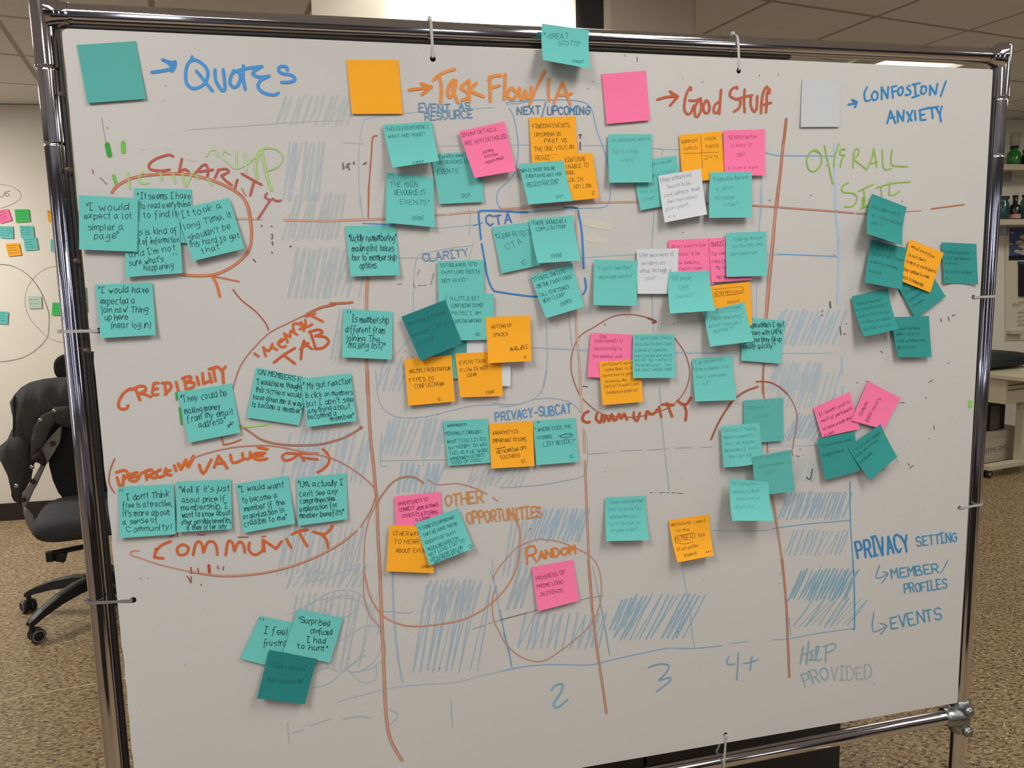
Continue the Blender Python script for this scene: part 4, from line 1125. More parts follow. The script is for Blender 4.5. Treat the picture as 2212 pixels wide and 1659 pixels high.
# --- clarity cluster, top left
Nn('A1', '1068,22 1523,32 1540,460 1090,455', 't', 'teal note about having to read everything, topmost in the loop', [('"It seems I have', 1100, 112, 1515, 108, 62), ('to read everything', 1118, 190, 1510, 172, 58), ('to find it"', 1145, 262, 1425, 252, 60)], lay=1, pw=1.5)
Nn('A1', '985,300 1428,272 1452,700 1003,733', 't', 'teal note ending in the word happening, lowest in the loop', [('This is kind of', 1020, 402, 1415, 378, 58), ('a lot of information', 1030, 476, 1425, 448, 56), ("and I'm not", 1032, 575, 1390, 520, 58), ("sure what's", 1032, 640, 1300, 606, 56), ('"', 1395, 590, 1425, 588, 58), ('happening', 1150, 680, 1378, 660, 58)], lay=3, pw=1.5)
Nn('A1', '1400,195 1825,100 1948,505 1535,605', 't', 'tilted teal note about it taking a long time, rightmost in the loop', [('"It took a', 1425, 270, 1765, 185, 62), ('long Time, it', 1475, 355, 1845, 255, 60), ("shouldn't be", 1505, 445, 1835, 350, 62), ('this hard to get', 1508, 500, 1905, 420, 58), ('that"', 1615, 548, 1770, 500, 56)], lay=5, pw=1.5)
Nn('A1', '625,78 1098,105 1092,530 630,512', 't', 'teal note asking for a simpler page, leftmost in the loop', [('"I would', 680, 205, 1020, 200, 66), ('expect a lot', 672, 268, 1045, 270, 58), ('simpler a', 700, 358, 985, 358, 58), ('page"', 750, 430, 945, 425, 64)], lay=7, pw=1.6, lift=.004)
Nn('A1', '757,792 1213,775 1240,1193 800,1218', 't', 'teal note mentioning a join now thing, alone beside the left post', [('"I would have', 790, 860, 1185, 858, 62), ('expected a', 798, 952, 1075, 945, 62), ("'join now' Thing", 800, 1020, 1175, 1015, 58), ('up here', 835, 1080, 1020, 1072, 58), ('(near log in)', 885, 1142, 1200, 1135, 58)], lay=2, pw=1.6)
# --- credibility, tab
Nn('A2', '1410,172 1847,105 1913,495 1503,577', 't', 'teal note about making money from an email address, under the credibility heading', [('"They could be', 1445, 260, 1812, 205, 62), ('making money', 1472, 355, 1760, 312, 58), ('from my email', 1495, 415, 1848, 355, 60), ('address"', 1585, 465, 1800, 420, 58), ('*', 1775, 480, 1850, 470, 70)], lay=1, pw=1.6)
Nn('B2', '50,-22 475,62 390,438 -28,375', 't', 'teal note starting in capitals, tilted clockwise under the tab heading', [('ON MEMBERS P', 65, 32, 405, 95, 50), ("'I would have thought", 50, 110, 412, 155, 52), ('this screen would', 40, 172, 402, 222, 52), ('have given me a way', 28, 230, 415, 292, 50), ('to become a member"', 12, 290, 410, 345, 50)], lay=1, pw=1.5)
Nn('B2', '405,68 805,22 848,402 455,452', 't', 'teal note starting my gut reaction, right of the tilted one', [('" My gut reaction', 425, 150, 812, 105, 58), ('is click on members,', 445, 222, 825, 192, 50), ("but I don't see", 452, 290, 822, 250, 54), ('anything about', 460, 345, 795, 305, 50), ('becoming a', 462, 392, 690, 362, 48), ('member"', 645, 405, 835, 375, 46)], lay=3, pw=1.5)
Nn('B1', '757,325 1162,318 1193,717 803,727', 't', 'teal note starting luckily, on the long brown line below the blue outline', [('"luckily remembering"', 790, 450, 1165, 445, 66), ('mailing list takes', 815, 530, 1145, 528, 60), ('her to membership', 815, 605, 1168, 600, 60), ('options', 872, 665, 1010, 662, 58)], lay=1, pw=1.6, lift=.008)
Nn('B1', '742,985 1138,1008 1130,1388 735,1370', 't', 'teal note asking whether membership is different, on the long brown line', [('"', 765, 1040, 785, 1040, 50), ('Is membership', 812, 1090, 1105, 1100, 62), ('different from', 762, 1170, 1070, 1182, 62), ('joining The', 770, 1240, 1030, 1250, 60), ('mailing list?"', 785, 1300, 1080, 1305, 60)], lay=1, pw=1.6, lift=.008)
# --- community row
Nn('A2', '940,928 1382,905 1400,1305 952,1337', 't', 'teal note saying free is not attractive, first from the left in the community row', [('"', 968, 990, 990, 988, 50), ("I don't Think", 1012, 1035, 1345, 1005, 60), ('free is attractive,', 978, 1095, 1365, 1080, 54), ("it's more about", 978, 1162, 1350, 1150, 56), ('a sense of', 978, 1228, 1255, 1205, 52), ('Community!', 1015, 1290, 1360, 1265, 56)], lay=1, pw=1.6)
Nn('A2', '1403,885 1840,868 1843,1263 1407,1290', 't', 'teal note with six crowded lines, second in the community row', [('"Well if it\'s just', 1430, 975, 1825, 962, 60), ('about price if', 1448, 1055, 1790, 1040, 54), ('membership. I', 1445, 1115, 1812, 1100, 54), ('want to know about', 1448, 1172, 1832, 1155, 50), ('other possible benefits,', 1445, 1228, 1838, 1212, 46), ('if they offer any', 1490, 1270, 1805, 1255, 46)], lay=2, pw=1.6)
Nn('A2', '1877,905 2296,838 2349,1220 1940,1295', 't', 'teal note calling the organization credible, third in the community row', [('"I would want', 1900, 968, 2260, 935, 58), ('to become a', 1932, 1060, 2205, 1015, 54), ('member if the', 1945, 1130, 2270, 1070, 54), ('organization is', 1940, 1190, 2260, 1130, 50), ('credible to me"', 1948, 1245, 2285, 1185, 50)], lay=1, pw=1.6)
Nn('B2', '368,857 768,820 778,1185 385,1237', 't', 'teal note wanting an explanation of member benefits, last in the community row', [('"Um, actually I', 390, 930, 740, 915, 58), ("can't see any", 398, 1010, 700, 985, 54), ('comprehensive', 402, 1065, 680, 1042, 50), ('explanation for', 400, 1128, 695, 1092, 50), ('member benefits"', 398, 1182, 745, 1150, 50)], lay=1, pw=1.6)
# --- frustrated trio
Nn('B3', '78,447 455,525 310,890 -78,787', 't', 'tilted light teal note saying frustrated, left of the bottom trio', [('"', 90, 497, 115, 500, 40), ('I feel', 105, 578, 285, 600, 62), ('frustrated"', 100, 680, 385, 690, 62)], lay=1, pw=1.7)
Nn('B3', '380,392 745,465 635,823 265,735', 't', 'tilted teal note saying surprised and confused, right of the bottom trio', [("'Surprised", 388, 500, 628, 525, 58), ('confused', 475, 580, 650, 600, 54), ('I had', 450, 655, 598, 668, 56), ('to hunt"', 375, 705, 608, 728, 54)], lay=3, pw=1.7)
Nn('B3', '153,718 533,790 437,1150 55,1105', 'v', 'deep teal note overlapping the trio at its bottom', [('"I am confused"', 175, 868, 455, 888, 48), ('"that confuses me"', 140, 985, 428, 992, 46)], pen='z', lay=5, pw=1.0, lift=.009)
# --- event as resource
Nn('B0', '1440,1228 1835,1205 1865,1608 1510,1625', 't', 'teal note partly under the tilted pink note, saying the resource is events', [('is pretty clear', 1500, 1262, 1700, 1252, 36), ('THE RESOURCE IS', 1490, 1315, 1735, 1305, 34), ("EVENTS'", 1495, 1395, 1660, 1385, 44), ('DOT', 1690, 1580, 1755, 1575, 36)], pen='e', lay=1, pw=1.0, lift=.008)
Nn('B0', '1087,1375 1462,1412 1472,1810 1083,1773', 't', 'teal note naming the main resource, lowest in the left of the outlined group', [('"', 1115, 1420, 1130, 1420, 40), ('THE MAIN', 1120, 1485, 1335, 1490, 50), ('RESOURCE IS', 1150, 1548, 1395, 1545, 46), ('EVENTS"', 1195, 1620, 1420, 1630, 48), ('EVENT', 1295, 1750, 1385, 1750, 36)], pen='e', lay=2, pw=1.1, lift=.008)
Nn('B0', '1055,995 1447,967 1505,1283 1135,1335', 't', 'teal note beginning this is everything, with its bottom edge bent up', [('"THIS IS EVERYTHING I', 1085, 1045, 1425, 1022, 34), ('WANT AND MORE"', 1110, 1100, 1395, 1082, 34), ('EVENT', 1305, 1308, 1390, 1298, 26)], pen='e', lay=4, pw=1.0, lift=.020)
Nn('B0', '1663,1045 2027,967 2120,1360 1790,1418', 'p', 'tilted pink note on event details, right of the first teal notes', [('EVENT DETAILS', 1692, 1092, 1962, 1045, 34), ('ARE VERY DETAILED,', 1715, 1168, 2050, 1105, 38), ('parking', 1860, 1228, 1940, 1212, 28), ('location', 1872, 1265, 1975, 1245, 28), ('apply/mail', 1880, 1310, 2020, 1275, 30)], pen='r', lay=6, pw=1.0, lift=.010)
# --- next / upcoming
Nn('C0', '232,938 600,925 625,1300 255,1312', 'o', 'upper orange note on finding events, under the next and upcoming heading', [('FINDING EVENTS,', 260, 1020, 555, 1010, 38), ('UPCOMING VS', 275, 1088, 485, 1078, 36), ('PAST VS', 355, 1138, 535, 1130, 38), ('THE ONE YOU CAN', 275, 1205, 592, 1185, 40), ('REGISTER', 288, 1275, 470, 1262, 40)], pen='m', lay=1, pw=1.1)
Nn('C0', '385,1235 735,1215 790,1577 440,1612', 'o', 'lower orange note partly under a teal note, mentioning a hot link', [('X IN FUTURE', 520, 1290, 685, 1280, 40), ('UNABLE TO', 530, 1342, 705, 1330, 38), ('CONTROL', 480, 1395, 600, 1385, 34), ('BACK IN', 500, 1450, 660, 1440, 34), ('HOT LINK', 595, 1502, 735, 1490, 38), ('E', 738, 1552, 758, 1550, 32)], pen='m', lay=3, pw=1.0)
Nn('C0', '150,1305 505,1277 580,1600 228,1628', 't', 'teal note about registration overlapping both orange notes', [('"WHY IS THERE THIS ME', 168, 1372, 440, 1352, 30), ('EVENT AVAILABLE FOR', 210, 1415, 490, 1398, 30), ('REGISTRATION"', 222, 1492, 470, 1462, 44), ('DOT', 448, 1578, 505, 1572, 26)], pen='e', lay=5, pw=1.1, lift=.012)
# --- CTA box
Nn('C1', '-66,335 300,283 380,625 15,702', 't', 'left teal note inside the blue box', [('"CLEAR REGISTER', -35, 425, 290, 385, 46), ("CTA '", 60, 515, 215, 450, 56), ('E', 200, 640, 232, 620, 50)], pen='e', lay=1, pw=1.0, lift=.010)
Nn('C1', '230,272 583,240 640,600 300,622', 't', 'upper right teal note inside the blue box asking for a button', [('"THERE SHOULD BE A', 258, 322, 530, 298, 36), ('SIMPLE BUTTON"', 290, 368, 522, 345, 34), ('EVENT', 412, 580, 495, 572, 32)], pen='e', lay=3, pw=1.1, lift=.016)
Nn('C1', '243,722 575,622 672,968 367,1060', 't', 'tilted teal note over the lower edge of the blue box', [("\"IT'S NICE THAT IT'S", 268, 772, 522, 702, 38), ("ON THE FRONT PAGE'", 302, 830, 585, 745, 38), ('CALL TO ACTION IS', 325, 898, 558, 828, 34), ('VERY CLEAR"', 350, 945, 520, 890, 36), ('EVENTS', 490, 968, 578, 935, 32)], pen='e', lay=5, pw=1.1, lift=.012)
# --- clarity 2
Nn('B1', '1360,1175 1738,1165 1715,1540 1345,1540', 'l', 'teal note almost hidden behind the two lower orange notes', lay=1, lift=.003)
Nn('B1', '1728,1232 2080,1232 2075,1600 1720,1600', 'w', 'white note mostly hidden behind the orange notes', lay=1, lift=.003)
Nn('B1', '1490,605 1862,595 1870,985 1505,990', 't', 'teal note asking is this a real site, above the deep teal one', [('"IS THIS A REAL SITE?', 1515, 652, 1812, 642, 32), ('OH MY LORD, THIS IS', 1528, 708, 1828, 702, 32), ('NOT GOOD."', 1528, 778, 1728, 768, 34)], pen='e', lay=2, pw=1.0)
Nn('B1', '1565,862 1942,865 1935,1230 1560,1238', 't', 'teal note saying a little bit confusing, right of the deep teal one', [('"A LITTLE BIT', 1592, 918, 1825, 915, 34), ('CONFUSING TO ME!', 1602, 975, 1855, 970, 34), ('MAYBE I AM', 1608, 1035, 1840, 1030, 34), ('LOOKING WRONG', 1612, 1100, 1840, 1092, 34), ('E', 1805, 1200, 1838, 1195, 24)], pen='e', lay=4, pw=1.0)
Nn('B1', '1205,1048 1555,913 1690,1262 1358,1400', 'v', 'deep teal tilted note in the middle left of the board', [('"everything is dropped', 1255, 1125, 1560, 1020, 36), ('enough I am so', 1300, 1215, 1595, 1100, 36), ('confused"', 1335, 1285, 1475, 1230, 40)], pen='z', lay=6, pw=1.0, lift=.010)
Nn('B2', '1228,-90 1603,-120 1633,247 1260,282', 'o', 'orange note on registration types, leftmost of three orange notes', [('MULTIPLE REGISTRATION', 1275, 22, 1595, -2, 34), ('TYPES IS', 1265, 92, 1465, 78, 36), ('CONFUSING', 1312, 148, 1510, 122, 38), ('#', 1515, 130, 1545, 120, 34), ('E.', 1498, 242, 1530, 238, 26)], pen='m', lay=3, pw=1.1)
Nn('B2', '1632,-135 1995,-150 2015,205 1675,215', 'o', 'orange note on event task flow, lower middle of three orange notes', [('EVENT TASK', 1672, -42, 1880, -62, 34), ('FLOW IS NOT', 1680, 18, 1895, -5, 32), ('CLEAR', 1728, 58, 1805, 45, 28), ('EVENT', 1880, 192, 1948, 182, 26)], pen='m', lay=4, pw=1.0, lift=.008)
Nn('B1', '1878,1050 2233,1040 2241,1400 1898,1418', 'o', 'orange note noting spaces available, upper right of three orange notes', [('NOTING OF', 1925, 1145, 2090, 1130, 32), ('SPACES', 1940, 1210, 2055, 1200, 32), ('AVAILABLE', 2075, 1325, 2215, 1302, 34), ('E', 2185, 1380, 2202, 1380, 20)], pen='m', lay=6, pw=1.1, lift=.007)
# --- privacy row
Nn('B2', '1540,405 1895,383 1923,735 1578,760', 't', 'teal note with seven small lines, left of the privacy row', [('ANONYMOUS BY', 1570, 452, 1728, 440, 24), ('"PERSONALLY, I WOULDNT', 1555, 522, 1840, 502, 32), ('WANT TO BE LISTED,', 1570, 585, 1885, 560, 32), ('but HENRY IM who', 1582, 632, 1888, 602, 32), ('THIS AS A NETWORK', 1588, 678, 1895, 650, 32), ('OPPORTUNITY SO THATS', 1595, 720, 1865, 688, 28), ('KIND OF COOL"', 1612, 748, 1848, 722, 26)], pen='e', lay=1, pw=1.0)
Nn('B2', '1905,425 2253,405 2266,762 1922,782', 'o', 'orange note on anonymity, middle of the privacy row', [('ANONYMITY IS', 1935, 515, 2135, 500, 32), ('IMPORTANT TO SOME.', 1935, 580, 2205, 562, 34), ('NETWORKING OPT', 1968, 668, 2205, 632, 34), ('TO OTHERS', 1992, 708, 2150, 692, 34), ('E', 2168, 740, 2200, 725, 26)], pen='m', lay=2, pw=1.1, extra='1952,628 2035,615;1970,632 2030,610')
Nn('C2', '263,402 602,378 628,728 290,755', 't', 'teal note with a scribbled-out word, right of the privacy row', [('A', 297, 422, 318, 415, 24), ('" WHERE DOES THE', 282, 488, 570, 462, 34), ('ATTENDEE', 300, 550, 418, 540, 32), ('LIST RESIDE?"', 350, 605, 600, 578, 38), ('E', 560, 702, 592, 692, 30)], pen='e', lay=1, pw=1.1, extra='480,530 520,505 570,505 580,525 520,540 480,520 540,510 575,515 500,535 470,520')
# --- other opportunities
Nn('B2', '1148,1005 1517,965 1540,1330 1165,1370', 'p', 'pink note with a scribbled word under the opportunities oval', [('OPPORTUNITY TO', 1178, 1080, 1418, 1040, 32), ('CONNECT', 1190, 1125, 1310, 1105, 32), ('ALTERNATE', 1398, 1098, 1505, 1078, 28), ('OTHER PLATFORMS', 1215, 1175, 1495, 1140, 36), ('(LI,SOME', 1322, 1200, 1440, 1180, 26)], pen='r', lay=1, pw=1.1, extra='1330,1100 1370,1080 1380,1100 1330,1110 1345,1085 1378,1090 1325,1105')
Nn('B2', '1110,1235 1480,1240 1462,1615 1085,1600', 'o', 'orange note on hearing about events, left of the tilted teal one', [('OTHER WAY', 1140, 1315, 1340, 1315, 38), ('TO HEAR', 1150, 1380, 1340, 1378, 38), ('ABOUT EVENTS', 1158, 1450, 1440, 1448, 38), ('EVENT', 1368, 1572, 1440, 1568, 24)], pen='m', lay=2, pw=1.1)
Nn('B2', '1315,1218 1660,1097 1780,1415 1430,1555', 't', 'tilted teal note crowded with writing, over the pink and orange ones', [('"I THINK ITS IMPORTANT', 1352, 1275, 1632, 1180, 30), ('THAT WE HAVE THESE', 1385, 1325, 1655, 1228, 30), ('EVENTS OF SUCH', 1402, 1385, 1640, 1298, 30), ('MEDIA, BECAUSE ITS', 1420, 1440, 1665, 1345, 30), ('NOT LIKE I GO TO', 1432, 1482, 1712, 1362, 30), ('UXPA EVENT DAY, OR', 1440, 1522, 1700, 1415, 28), ('SOME MUCH AT ALL', 1470, 1535, 1700, 1440, 24)], pen='e', lay=4, pw=1.1, lift=.010, extra='1740,1405 1750,1390 1768,1395 1765,1412 1745,1415')
Nn('C3', '250,60 583,0 632,325 303,410', 'p', 'pink note alone in the thin circle under the random heading', [('PROGRESS OF', 290, 170, 525, 115, 36), ('PRIME LOGO', 302, 230, 512, 188, 34), ('IN EVENTS', 328, 292, 505, 258, 34)], pen='r', lay=1, pw=1.1)
# --- good stuff column
Nn('C0', '1048,1290 1402,1237 1465,1610 1120,1675', 't', 'teal note behind, partly covered by the blank-bottomed teal note and the white note', [('and smaller', 1215, 1322, 1375, 1290, 34), ('trial I read', 1215, 1420, 1395, 1362, 34), ('if they', 1120, 1490, 1230, 1470, 30), ('This is y', 1115, 1545, 1255, 1525, 32), ("other'", 1135, 1605, 1240, 1585, 34)], pen='f', lay=1, pw=.9)
Nn('C0', '862,1070 1212,1068 1213,1452 868,1455', 't', 'teal note on advanced search, leftmost in the good stuff area', [('re: advanced search', 890, 1130, 1195, 1118, 36), ('This is a logic', 895, 1222, 1105, 1218, 38), ('every"', 972, 1290, 1075, 1282, 36)], pen='f', lay=3, pw=1.0, lift=.008)
Nn('C0', '1427,1075 1768,1045 1790,1425 1455,1450', 'o', 'orange note with a drawn table comparing two searches', [('advanced', 1445, 1142, 1568, 1130, 40), ('search', 1465, 1198, 1568, 1188, 38), ('simple', 1632, 1118, 1722, 1112, 38), ('search', 1640, 1180, 1745, 1172, 36), ('111', 1468, 1275, 1500, 1272, 34), ('24 !!!', 1628, 1268, 1735, 1262, 34)], pen='x', lay=1, pw=1.0, extra='1595,1078 1605,1220 1610,1340;1462,1225 1600,1218 1742,1212')
Nn('C0', '1778,1040 2110,1028 2112,1397 1790,1402', 'p', 'pink note with a row of small crosses along its foot', [('SEARCH button', 1822, 1112, 2042, 1098, 34), ('is easy to', 1842, 1178, 2005, 1162, 34), ('spot', 1885, 1248, 1950, 1238, 38), ('********', 1815, 1352, 2050, 1345, 26)], pen='y', lay=2, pw=1.0)
Nn('C0', '1260,1400 1600,1345 1650,1707 1312,1772', 'w', 'tilted white note in grey pencil over the good stuff notes', [('finds advanced', 1280, 1450, 1525, 1405, 38), ('Search to be', 1335, 1502, 1525, 1470, 34), ('confusing is their', 1310, 1570, 1600, 1510, 34), ('function causes', 1340, 1620, 1575, 1572, 34), ('pain point', 1325, 1680, 1505, 1638, 34), ('x x', 1345, 1738, 1398, 1725, 26)], pen='q', lay=5, pw=1.0, lift=.010)
Nn('C0', '1673,1372 2007,1368 2008,1732 1665,1735', 't', 'teal note about a good database filter, right of the tilted white one', [('"I appreciate they have', 1698, 1440, 1980, 1422, 36), ('a good', 1728, 1512, 1850, 1502, 32), ('database', 1712, 1585, 1865, 1578, 34), ('filter"', 1785, 1642, 1895, 1635, 34)], pen='f', lay=4, pw=1.0, lift=.008)
# --- middle right
Nn('C1', '1342,437 1690,422 1705,790 1350,800', 'p', 'left of two overlapping pink notes, partly behind a white note', [('direct email rather', 1368, 500, 1640, 485, 30), ("shows' it be", 1400, 560, 1590, 552, 30), ('be seeking', 1410, 628, 1585, 620, 30), ('toward them', 1412, 675, 1605, 668, 30)], pen='y', lay=1, pw=.9)
Nn('C1', '1665,425 1998,405 2008,752 1685,775', 'p', 'right of two overlapping pink notes, partly behind a teal note', [('BASICAL', 1688, 492, 1830, 478, 44), ('to need', 1690, 560, 1840, 552, 36), ('reacted', 1690, 622, 1850, 615, 34), ('to u', 1718, 672, 1800, 665, 34), ('spect', 1722, 745, 1850, 735, 34)], pen='r', lay=2, pw=1.0)
Nn('C1', '1800,380 2122,367 2128,722 1805,730', 't', 'teal note over the right pink note and next to the rightmost brown line', [('"could go through', 1860, 442, 2088, 428, 32), ('the directory and', 1850, 500, 2088, 480, 32), ('just contact now"', 1842, 560, 2058, 545, 32)], pen='f', lay=5, pw=.9, lift=.007)
Nn('C1', '1090,512 1422,503 1415,865 1095,865', 'w', 'white note about sending an email, left of the pink pair', [('User was wary of', 1110, 572, 1385, 562, 38), ('sending an', 1122, 640, 1308, 632, 38), ('email through a', 1115, 700, 1365, 692, 36), ('site"', 1162, 762, 1238, 755, 36)], pen='q', lay=3, pw=1.0, lift=.003)
Nn('C1', '752,592 1098,602 1090,962 745,955', 't', 'teal note about a message window, left of the white email note', [("\"I don't see that", 780, 680, 1050, 668, 38), ('message window"', 792, 745, 1060, 735, 36)], pen='f', lay=5, pw=1.1, lift=.008)
Nn('C1', '1670,800 1993,770 2008,1115 1690,1150', 'o', 'orange note with a boxed send button, mostly behind two teal notes', [('SEND MESSAGE', 1708, 880, 1935, 862, 34), ("doesn't", 1812, 945, 1915, 932, 30)], pen='x', lay=2, pw=1.0, extra='1700,832 1850,815 1930,812 1942,850;1705,888 1850,875 1942,852')
Nn('C1', '1345,692 1668,678 1718,998 1355,1022', 't', 'teal note with an underlined word, over the white and pink notes', [('"UX people', 1372, 752, 1530, 745, 36), ('Love', 1440, 815, 1510, 808, 34), ('LinkedIn"', 1400, 898, 1560, 878, 38)], pen='f', lay=7, pw=1.0, lift=.024, extra='1452,828 1522,820')
Nn('D1', '-22,1048 312,1082 275,1422 -40,1397', 't', 'teal note in dark pen beside the rightmost brown line', [('"Sometimes I get', 10, 1140, 298, 1128, 52), ('issues with UXPA', 20, 1200, 285, 1190, 44), ('because they fill up', -20, 1262, 280, 1245, 48), ('really quickly "', -22, 1308, 235, 1300, 50)], pen='k', lay=1, pw=1.4, lift=.006)
Nn('C1', '1625,1005 1950,930 2023,1245 1675,1285', 't', 'light teal note with a small drawn box, bent off the board over the orange one', [('send message', 1700, 1010, 1900, 980, 34), ("That's interesting, I", 1678, 1078, 1945, 1048, 34), ("doesn't stand out, I", 1662, 1135, 1920, 1100, 34), ('missed it"', 1702, 1180, 1855, 1145, 36)], pen='f', lay=6, pw=1.0, lift=.024, extra='1715,1015 1850,1005 1905,1000;1905,945 1912,990')
# --- community middle
Nn('C1', '722,1175 1057,1190 1050,1545 697,1528', 'p', 'pink note in the thin oval, left of the teal one', [('One', 798, 1212, 845, 1210, 30), ('main benefit to', 755, 1250, 978, 1248, 32), ('membership is', 750, 1310, 968, 1310, 32), ('the member and', 738, 1370, 970, 1370, 32)], pen='y', lay=1, pw=1.0, extra='795,1218 850,1214')
Nn('C1', '788,1405 1115,1388 1142,1725 818,1752', 'o', 'orange note with six faint lines, lowest in the thin oval', [('participant would', 812, 1440, 1060, 1420, 28), ('have liked to be', 840, 1482, 1065, 1462, 28), ('connected to good', 815, 1530, 1060, 1508, 28), ('resources, like', 842, 1575, 1010, 1560, 28), ('contract lawyers and', 828, 1615, 1108, 1590, 30), ('freelance resources', 850, 1665, 1098, 1640, 30)], pen='x', lay=3, pw=1.0, lift=.008)
Nn('C1', '1060,1188 1390,1188 1400,1533 1058,1537', 't', 'teal note with seven faint lines in the thin oval', [("\"I don't think free is", 1080, 1232, 1365, 1222, 30), ("attractive it's more about", 1072, 1278, 1372, 1268, 28), ('a sense of community', 1075, 1322, 1340, 1318, 28), ('among people who share', 1072, 1368, 1370, 1360, 28), ('interest  like in letter at', 1075, 1402, 1370, 1398, 28), ('these directors  they', 1078, 1442, 1368, 1438, 28), ('talk about working code"', 1075, 1482, 1370, 1472, 30)], pen='f', lay=5, pw=1.0, lift=.008)
Nn('C1', '1532,1382 1850,1358 1885,1710 1555,1723', 't', 'teal note right of the thin oval, clear of its line', [("\"I get reasons that", 1550, 1425, 1782, 1398, 30), ("I'd be a member and", 1540, 1480, 1815, 1455, 30), ("then I won't know", 1565, 1540, 1800, 1518, 30), ('of"', 1620, 1592, 1672, 1580, 30)], pen='f', lay=1, pw=.9, lift=.010)
# --- right lower column
Nn('D2', '-23,240 293,218 297,560 -10,585', 'l', 'teal note asking is there a photo, topmost of the teal column', [('"Is there a', 15, 315, 180, 300, 32), ('photo?"', 65, 380, 185, 365, 32)], pen='f', lay=1, pw=.9, lift=.008)
Nn('C2', '1758,448 2068,415 2098,722 1780,773', 't', 'bent teal note in the teal column, second from its top', [('"Im kind of hoping', 1778, 490, 2035, 468, 30), ("there's something", 1780, 545, 2012, 520, 30), ('that will help me', 1792, 595, 2025, 570, 30), ('determine if this is', 1788, 645, 2045, 620, 30), ("the right one", 1815, 695, 1995, 668, 30)], pen='f', lay=3, pw=.9, lift=.010, curl=.010, extra='1950,682 1995,675')
Nn('D2', '47,690 355,632 388,962 75,1000', 'l', 'teal note about an email address field, third in the teal column', [('"Your search for an', 65, 715, 335, 672, 30), ('email address', 95, 780, 298, 745, 32), ('field"', 145, 832, 215, 815, 34)], pen='f', lay=4, pw=.9, lift=.008)
Nn('C2', '1835,860 2143,890 2178,1198 1850,1198', 't', 'light teal note at the foot of the teal column', [("\"It's sort of an", 1858, 918, 2045, 912, 30), ('option, is that', 1865, 982, 2080, 972, 30), ('some kind of', 1895, 1035, 2078, 1030, 30), ('directory!', 1880, 1105, 2035, 1095, 32)], pen='f', lay=6, pw=.9, lift=.022)
Nn('C2', '837,1012 1160,1000 1188,1352 848,1360', 't', 'teal note alone under the row of dark dashes', [('Kinda surprised that', 878, 1062, 1145, 1048, 32), ('they have all this', 860, 1118, 1130, 1110, 32), ('information, just', 878, 1180, 1095, 1168, 30), ('out in the open for', 878, 1235, 1125, 1222, 30), ('anyone to see"', 888, 1288, 1095, 1275, 32)], pen='f', lay=1, pw=.9, lift=.014)
Nn('C2', '1343,1193 1667,1147 1703,1475 1413,1530', 'o', 'orange note with a boxed word, alone at lower right of the middle', [('mistakenly comes', 1370, 1250, 1642, 1215, 36), ('to the', 1412, 1302, 1518, 1290, 34), ('MEMBER', 1412, 1378, 1545, 1352, 44), ('tab', 1590, 1342, 1642, 1332, 34), ('at an earlier', 1418, 1450, 1590, 1415, 32), ('scenario', 1470, 1490, 1575, 1470, 30), ('***', 1640, 1462, 1685, 1455, 20)], pen='m', lay=1, pw=.9, lift=.018, extra='1405,1335 1480,1320 1555,1308 1560,1350;1405,1385 1480,1395 1545,1378;1405,1335 1405,1385')
# --- right cluster, dark teal
Nn('D1', '1205,805 1440,640 1588,885 1350,1065', 'd', 'dark teal diamond-turned note half behind the orange one', [("is there's", 1275, 860, 1395, 815, 30), ('something', 1300, 925, 1400, 860, 26), ('possible', 1325, 972, 1415, 915, 26)], pen='e', lay=1, pw=.9)
Nn('D1', '1003,68 1278,175 1243,480 963,388', 'd', 'dark teal note highest of the right-hand cluster, bent away from the board', [('"Very cumbersome to', 1010, 178, 1232, 248, 34), ('me  assign related', 1015, 245, 1245, 318, 32), ('jobs to"', 1008, 305, 1110, 332, 34)], pen='e', lay=1, pw=.9, lift=.026, side=-.2)
Nn('D1', '1300,428 1572,540 1465,855 1228,762', 'o', 'orange note slanting in the dark teal cluster', [('email workflow', 1308, 502, 1490, 588, 32), ('is not clear', 1290, 575, 1425, 622, 30), ('to most of participants', 1270, 625, 1505, 712, 28), ('They continue to come', 1245, 685, 1450, 752, 28), ('back to homepage', 1240, 745, 1405, 808, 30)], pen='m', lay=4, pw=1.0, lift=.008)
Nn('D1', '998,435 1280,503 1243,832 945,775', 'd', 'dark teal note left of the orange one in the right-hand cluster', [('sorting topic groups', 1012, 550, 1255, 605, 30), ('ordering content', 990, 610, 1215, 668, 30), ("based'", 985, 685, 1075, 715, 30)], pen='e', lay=5, pw=.9, lift=.012)
Nn('D1', '1555,455 1833,468 1847,790 1575,780', 'd', 'dark teal note nearest the right post', [('"I opened directory', 1570, 540, 1778, 555, 28), ('and I see eleven', 1580, 590, 1785, 598, 28), ('reviews"', 1565, 630, 1695, 632, 28), ('The watch review', 1575, 698, 1800, 705, 30)], pen='e', lay=1, pw=.9, lift=.014, curl=-.006, extra='1590,745 1600,738 1612,745 1600,748 1592,740')
Nn('D1', '1150,1052 1455,1042 1477,1370 1207,1370', 'd', 'dark teal note lowest in the right-hand cluster', [('I expected more', 1195, 1160, 1380, 1155, 28), ('editor interest', 1200, 1205, 1385, 1202, 28), ('from so human and', 1205, 1258, 1425, 1252, 28), ('illustration', 1210, 1312, 1345, 1305, 28)], pen='e', lay=2, pw=.9, lift=.018)
Nn('D1', '840,885 1130,822 1215,1145 938,1208', 'd', 'dark teal note leftmost in the right-hand cluster', [('There is too much', 885, 962, 1085, 925, 30), ('information, and I', 888, 1012, 1135, 965, 30), ('understand is how', 905, 1060, 1150, 1022, 28), ('consider an option', 920, 1108, 1155, 1075, 28), ('but logic so story', 945, 1160, 1160, 1120, 26)], pen='e', lay=4, pw=.9, lift=.020)
